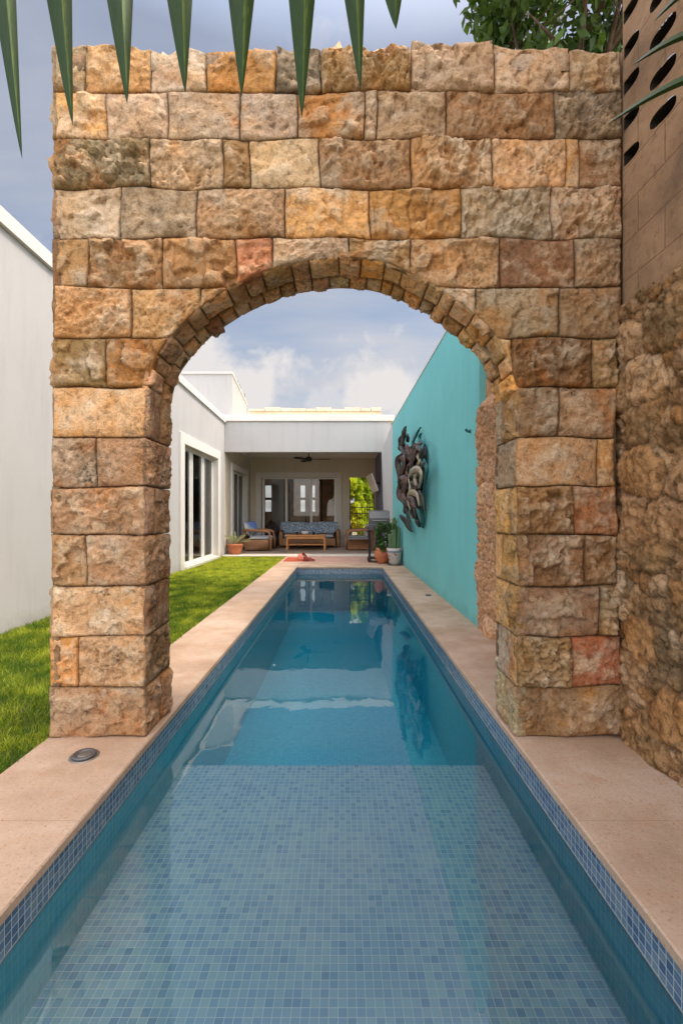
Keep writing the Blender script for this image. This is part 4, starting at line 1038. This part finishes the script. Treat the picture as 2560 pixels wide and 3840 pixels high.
for x, l_ in ((-2.15, 'lit round downlight at the left of the patio ceiling'), (.11, 'lit round downlight at the right of the patio ceiling')):
    t = thing('downlight', (x, 14.8, 3.28), l_, 'light', 'patio downlights')
    MB().lathe(x, 14.8, [(.075, 3.299), (.075, 3.285), (.055, 3.285)], 20).build('trim_ring', 'pvc', t); MB().lathe(x, 14.8, [(.05, 3.284), (.045, 3.280)], 20).build('lamp', 'lamp', t)
# tilted screen on wall bracket
tv = thing('wall_screen', (1.05, 15.6, 2.2), 'flat screen seen edge on, tilted from a bracket on the blue grey wall', 'television')
Mx = Matrix.Translation((1.0, 15.6, 2.25)) @ Matrix.Rotation(R(18), 4, 'Y') @ Matrix.Rotation(R(12), 4, 'Z')
Mx = Matrix.Translation((1.0, 15.6, 2.22)) @ Matrix.Rotation(R(-20), 4, 'Y') @ Matrix.Rotation(R(8), 4, 'Z')
MB().box(-.02, .03, -.45, .45, -.30, .30, bev=.008, M4=Mx).build('screen_panel', 'tvglare', tv)
MB().box(.031, .07, -.30, .30, -.22, .22, bev=.008, M4=Mx).build('back_case', 'black', tv)
MB().tube([(1.05, 15.6, 2.2), (1.15, 15.6, 2.25), (1.249, 15.6, 2.2)], .03, 8).build('bracket', 'black', tv)
# grill
gy = 11.95
gl = thing('gas_grill', (gx(872, gy), gy, 0), 'grey gas barbecue grill with closed hood on a black cart by the wall', 'grill')
x0, x1 = gx(845, gy), gx(893, gy)
V = []; Fc = []; prof = [(-.26, .96), (-.25, 1.10), (-.12, 1.27), (.10, 1.30), (.24, 1.18), (.26, .96)]
for x in (x0+.02, x1): V += [(x, gy+a, z) for a, z in prof]
n_ = len(prof); Fc = [(k, k+1, n_+k+1, n_+k) for k in range(n_-1)]+[tuple(range(n_))[::-1], tuple(range(n_, 2*n_))]
MB().add(V, Fc).build('hood', 'darkgrey', gl)
MB().box(x0, x1+.01, gy-.27, gy+.27, .80, .955, bev=.01).build('firebox', 'darkgrey', gl)
MB().box(x0-.12, x0-.005, gy-.22, gy+.22, .90, .93, bev=.005).build('side_shelf', 'steel', gl)
MB().tube([(x0+.1, gy-.27, 1.04), (x0+.1, gy-.31, 1.04), (x1-.1, gy-.31, 1.04), (x1-.1, gy-.27, 1.04)], .012, 8).build('handle', 'steel', gl)
for k in range(3): MB().tube([(x0+.13+k*.13, gy-.27, .87), (x0+.13+k*.13, gy-.30, .87)], .022, 12).build('knob', 'black', gl)
for a in (x0+.02, x1-.05):
    for b_ in (gy-.24, gy+.20): MB().box(a, a+.035, b_, b_+.035, .04, .80).build('leg', 'black', gl)
MB().box(x0, x1, gy-.25, gy+.25, .08, .11).build('bottom_shelf', 'black', gl)
MB().box(x0+.22, x0+.44, gy-.05, gy+.15, .11, .55, bev=.08).build('gas_bottle', 'darkbrown', gl, True)
for b_ in (gy-.22, gy+.22): MB().tube([(x0-.01, b_, .05), (x0+.03, b_, .05)], .05, 14).build('wheel', 'black', gl)
# pots by the wall
def pot(x, y, r, h, mat, name, label, prof=None):
    t = thing(name, (x, y, 0), label, 'potted plant')
    pr = prof or [(r*.62, 0.001), (r*.72, h*.2), (r*.95, h*.75), (r*1.08, h*.86), (r*1.1, h), (r*.95, h), (r*.9, h*.9)]
    MB().lathe(x, y, pr, 28).build('pot', mat, t, True)
    MB().lathe(x, y, [(r*.9, h*.86), (.01, h*.9)], 16).build('potting_soil', 'soil', t); return t
p1 = pot(gx(877, 11.5), 11.5, .17, .38, 'terracotta', 'potted_bush', 'round terracotta pot with a trailing leafy bush next to the grill', [(.10, .001), (.13, .04), (.19, .18), (.19, .26), (.14, .34), (.15, .38), (.12, .38), (.11, .33)])
cloud_mb(gx(880, 11.5), 11.45, .68, .21, .2, .42, 420, .10, 11, clumps=14, droop=.4).build('foliage', 'potleaf', p1)
MB().tube([(gx(880, 11.5), 11.5, .3), (gx(882, 11.5), 11.5, .6), (gx(885, 11.5), 11.5, .95)], [.02, .015, .008], 6).build('stem', 'bark', p1)
def mk_painted():
    t = NT('painted pot'); sp = t.N('ShaderNodeSeparateXYZ'); t.L(t.pos(), sp.inputs[0])
    v = t.N('ShaderNodeTexVoronoi'); v.inputs['Scale'].default_value = 11; t.L(t.pos(), v.inputs['Vector'])
    c = t.mix(t.ramp(v.outputs['Distance'], [(.25, 1.), (.33, 0.)]), lin((196, 186, 178)), lin((168, 78, 76)))
    band = t.math('MULTIPLY', t.math('GREATER_THAN', sp.outputs[2], .30), t.math('LESS_THAN', sp.outputs[2], .34))
    c = t.mix(band, c, lin((120, 132, 142))); t.L(c, t.b.inputs['Base Color']); t.b.inputs['Roughness'].default_value = .6; return t.m
M['painted'] = mk_painted()
cx_, cy_ = gx(906, 11.15), 11.15
p2 = pot(cx_, cy_, .175, .40, 'painted', 'potted_cactus', 'tall green columnar cactus in a white pot painted with red flowers', [(.10, .001), (.13, .05), (.175, .28), (.185, .30), (.19, .40), (.165, .40), (.16, .34)])
def cact(name, x, y, z0_, z1_, r_, lean=0.):
    m = MB(); V = []; Fc = []; ns = 24; nz = 10
    for i in range(nz+1):
        t = i/nz; rr = r_*(1-.15*t) if t < .9 else r_*.85*math.sqrt(max(.02, 1-((t-.9)/.1)**2))
        for k in range(ns):
            th = 2*math.pi*k/ns; q_ = rr*(1+.18*math.cos(th*6)); V.append((x+lean*t+q_*math.cos(th), y+q_*math.sin(th), z0_+(z1_-z0_)*t))
    for i in range(nz):
        for k in range(ns): Fc.append((i*ns+k, i*ns+(k+1) % ns, (i+1)*ns+(k+1) % ns, (i+1)*ns+k))
    Fc.append(tuple(nz*ns+k for k in range(ns))); m.add(V, Fc); return m.build(name, 'cactus', p2, True)
cact('cactus_stem', cx_-.02, cy_, .34, 1.12, .055, .01); cact('cactus_stem', cx_+.07, cy_+.03, .34, .92, .045, .03); cact('cactus_stem', cx_-.09, cy_+.02, .34, .74, .04, -.03)
cloud_mb(cx_+.0, cy_+.05, .95, .14, .12, .25, 160, .09, 19, clumps=8, droop=-.3).build('foliage', 'potleaf', p2)
MB().lathe(cx_, cy_, [(.17, -.002), (.19, .006), (.19, .014), (.16, .014)], 24).build('saucer', 'darkgrey', p2)
# agave by the patio corner
ax, ay = gx(545, 14.2), 13.95
ag = pot(ax, ay, .21, .30, 'terracotta', 'potted_agave', 'pale agave with pointed leaves in a wide terracotta pot at the left corner', [(.15, .013), (.17, .06), (.22, .26), (.24, .27), (.24, .32), (.20, .32)])
for k in range(15):
    th = k*2.4; el = R(25+50*((k*7) % 15)/15); L_ = .50+.12*math.sin(k*3); d_ = Vector((math.cos(th)*math.cos(el), math.sin(th)*math.cos(el), math.sin(el))); sd_ = d_.cross(Vector((0, 0, 1))).normalized(); up_ = sd_.cross(d_)
    V = []; fc = []
    for i in range(8):
        t = i/7; w_ = .045*(1-t)**.7*(1+.5*t); p = Vector((ax, ay, .29))+d_*L_*t+Vector((0, 0, -.10*t*t*math.cos(el))); V += [p-sd_*w_+up_*.012, p-up_*.012, p+sd_*w_+up_*.012]
        if i < 7: o = 3*i; fc += [(o, o+1, o+4, o+3), (o+1, o+2, o+5, o+4), (o+2, o, o+3, o+5)]
    MB().add(V, fc).build('agave_leaf', 'agave', ag, True)
# doormat and shoes
mt = MB().box(gx(655, 12.4)+.0, gx(712, 12.4), 12.0, 12.95, -.005, .012, bev=.004).build('doormat', 'redmat'); tag(mt, 'rust red doormat lying on the terrace past the end of the pool', 'doormat')
def shoe(x, y, rz, mat, label, hi=.10):
    Mx = Matrix.Translation((x, y, .013)) @ Matrix.Rotation(rz, 4, 'Z'); t = thing('shoe', (x, y, .012), label, 'shoe')
    V = []; Fc = []; sec = [(-.14, .028, hi*.8), (-.12, .04, hi), (-.05, .038, hi*.95), (0, .036, hi*.6), (.06, .045, hi*.5), (.12, .04, hi*.38), (.15, .018, hi*.25)]
    for (a, w_, hh_) in sec:
        for k in range(8):
            th = math.pi*k/7; V.append(tuple(Mx @ Vector((a, w_*math.cos(th), .015+hh_*math.sin(th)))))
    for i in range(6):
        for k in range(7): Fc.append((8*i+k, 8*i+k+1, 8*(i+1)+k+1, 8*(i+1)+k))
    Fc += [tuple(range(8)), tuple(48+k for k in range(8))[::-1]]
    MB().add(V, Fc).build('upper', mat, t, True)
    MB().box(-.15, .16, -.043, .043, 0, .016, bev=.006, M4=Mx).build('sole', 'redshoe', t)
shoe(gx(697, 12.3), 12.25, R(15), 'pinkshoe', 'salmon pink shoe at the right edge of the doormat', .15); shoe(gx(710, 12.1), 12.0, R(-10), 'redshoe', 'dark red shoe lying just off the doormat', .10)
shoe(gx(699, 12.7), 12.75, R(80), 'redshoe', 'dark red shoe standing behind the salmon pink one', .17)

# ------------------------------------------------------------------ light, sky, camera
SUN_EL, SUN_AZ = R(56), R(97)      # azimuth from +Y towards +X
wd = bpy.data.worlds.new('World'); S.world = wd; wd.use_nodes = True
nt = wd.node_tree; nd = nt.nodes; lk = nt.links; bg = nd['Background']
sky = nd.new('ShaderNodeTexSky'); sky.sky_type = 'NISHITA'; sky.sun_disc = False; sky.sun_elevation = SUN_EL; sky.sun_rotation = SUN_AZ
sky.air_density = 1.0; sky.dust_density = 3.0; sky.ozone_density = 1.0
tc = nd.new('ShaderNodeTexCoord'); sx = nd.new('ShaderNodeSeparateXYZ'); lk.new(tc.outputs['Generated'], sx.inputs[0])
def wm(op, a, b=None, clamp=False):
    n = nd.new('ShaderNodeMath'); n.operation = op; n.use_clamp = clamp
    for i, x in enumerate((a, b)):
        if x is None: continue
        if isinstance(x, (int, float)): n.inputs[i].default_value = x
        else: lk.new(x, n.inputs[i])
    return n.outputs[0]
zc = wm('MAXIMUM', wm('ADD', sx.outputs[2], .12), .02)
cb = nd.new('ShaderNodeCombineXYZ'); lk.new(wm('DIVIDE', sx.outputs[0], zc), cb.inputs[0]); lk.new(wm('DIVIDE', sx.outputs[1], zc), cb.inputs[1])
def wnoise(scale, det, rough, dist, vec):
    n = nd.new('ShaderNodeTexNoise'); n.inputs['Scale'].default_value = scale; n.inputs['Detail'].default_value = det; n.inputs['Roughness'].default_value = rough; n.inputs['Distortion'].default_value = dist
    lk.new(vec, n.inputs['Vector']); return n.outputs['Fac']
mp = nd.new('ShaderNodeMapping'); mp.inputs['Rotation'].default_value = (0, 0, R(25)); mp.inputs['Scale'].default_value = (.55, 1.5, 1); lk.new(cb.outputs[0], mp.inputs[0])
cir = wnoise(.8, 7, .55, .5, mp.outputs[0]); cum = wnoise(3.2, 8, .55, .2, tc.outputs['Generated'])
def wr(fac, stops):
    n = nd.new('ShaderNodeValToRGB'); e_ = n.color_ramp.elements
    while len(e_) < len(stops): e_.new(.5)
    for q_, (p, c) in zip(e_, stops): q_.position = p; q_.color = (c, c, c, 1)
    lk.new(fac, n.inputs[0]); return n.outputs[0]
low = wm('SUBTRACT', 1.0, wm('MULTIPLY', sx.outputs[2], 2.6), True)
cumf = wm('MULTIPLY', wr(wm('ADD', cum, wm('MULTIPLY', low, .06)), [(.52, 0.), (.64, .9)]), wm('MULTIPLY', low, 2., True))
fac = wm('ADD', wr(cir, [(.36, .2), (.62, 1.0)]), wm('MULTIPLY', low, .12), True)
dirs = [((-.30, .92, .285), .085, 1.0), ((-.165, .955, .235), .07, 1.0), ((.075, .965, .255), .085, 1.0), ((.13, .96, .23), .06, .9), ((-.02, .97, .22), .05, .5), ((-.6, .75, .25), .16, .8), ((.5, .8, .2), .15, .8), ((-.05, .8, .62), .12, .4)]
warp_ = wm('MULTIPLY', wm('SUBTRACT', wnoise(9, 6, .6, .3, tc.outputs['Generated']), .5), .28)
for (dd, rad, amt) in dirs:
    v = nd.new('ShaderNodeVectorMath'); v.operation = 'DISTANCE'; lk.new(tc.outputs['Generated'], v.inputs[0]); v.inputs[1].default_value = Vector(dd).normalized()
    dd_ = wm('ADD', v.outputs['Value'], warp_); g_ = wm('MULTIPLY', wr(wm('DIVIDE', dd_, rad*2), [(.30, 1.), (.62, 0.)]), amt)
    cumf = wm('MAXIMUM', cumf, g_)
fac = wm('MULTIPLY', fac, .75)
mx = nd.new('ShaderNodeMix'); mx.data_type = 'RGBA'; lk.new(fac, mx.inputs[0])
mul = nd.new('ShaderNodeMix'); mul.data_type = 'RGBA'; mul.blend_type = 'MULTIPLY'; mul.inputs[0].default_value = 1; lk.new(sky.outputs[0], mul.inputs[6]); mul.inputs[7].default_value = (1.5, 1.48, 1.45, 1)
lk.new(mul.outputs[2], mx.inputs[6]); mx.inputs[7].default_value = (5.6, 5.55, 5.75, 1)
wh = nd.new('ShaderNodeMix'); wh.data_type = 'RGBA'; lk.new(cumf, wh.inputs[0]); lk.new(mx.outputs[2], wh.inputs[6]); wh.inputs[7].default_value = (6.9, 6.6, 6.5, 1)
# unseen sky overhead and behind the viewer, brightened to fill the shaded scene
back_ = wr(wm('ADD', wm('MULTIPLY', sx.outputs[1], -.5), .5), [(.45, 0.), (.8, 1.)]); over_ = wr(sx.outputs[2], [(.70, 0.), (.92, 1.)])
hi_ = wm('ADD', 1.0, wm('MULTIPLY', wm('MAXIMUM', back_, over_), 3.5))
vm = nd.new('ShaderNodeVectorMath'); vm.operation = 'SCALE'; lk.new(wh.outputs[2], vm.inputs[0]); lk.new(hi_, vm.inputs['Scale'])
wt = nd.new('ShaderNodeMix'); wt.data_type = 'RGBA'; wt.blend_type = 'MULTIPLY'; lk.new(wm('MAXIMUM', back_, over_), wt.inputs[0]); lk.new(vm.outputs[0], wt.inputs[6]); wt.inputs[7].default_value = (1.05, .99, .91, 1)
lk.new(wt.outputs[2], bg.inputs[0]); bg.inputs[1].default_value = .12
sun = bpy.data.lights.new('sun', 'SUN'); sun.energy = 2.3; sun.angle = R(3); sun.color = (1, .93, .82)
so_ = bpy.data.objects.new('sun', sun); COL.objects.link(so_); so_.location = (8, 2, 14)
dv = Vector((math.sin(SUN_AZ)*math.cos(SUN_EL), math.cos(SUN_AZ)*math.cos(SUN_EL), math.sin(SUN_EL)))
so_.rotation_euler = dv.to_track_quat('Z', 'Y').to_euler()
cam = bpy.data.cameras.new('camera'); co = bpy.data.objects.new('camera', cam); COL.objects.link(co); S.camera = co
co.location = (0, 0, H); co.rotation_euler = (R(90), 0, 0)
cam.sensor_fit = 'VERTICAL'; cam.sensor_height = 36; cam.lens = F/2352*36
cam.shift_x = -1/2352; cam.shift_y = -(-5)/2352*1.0; cam.clip_start = .05; cam.clip_end = 2000
S.view_settings.view_transform = 'Standard'; S.view_settings.look = 'None'; S.view_settings.exposure = 0
S.cycles.use_denoising = True; S.cycles.max_bounces = 8; S.cycles.transparent_max_bounces = 12; S.cycles.glossy_bounces = 4; S.cycles.diffuse_bounces = 4
S.cycles.caustics_reflective = False; S.cycles.caustics_refractive = False; S.cycles.sample_clamp_indirect = 6
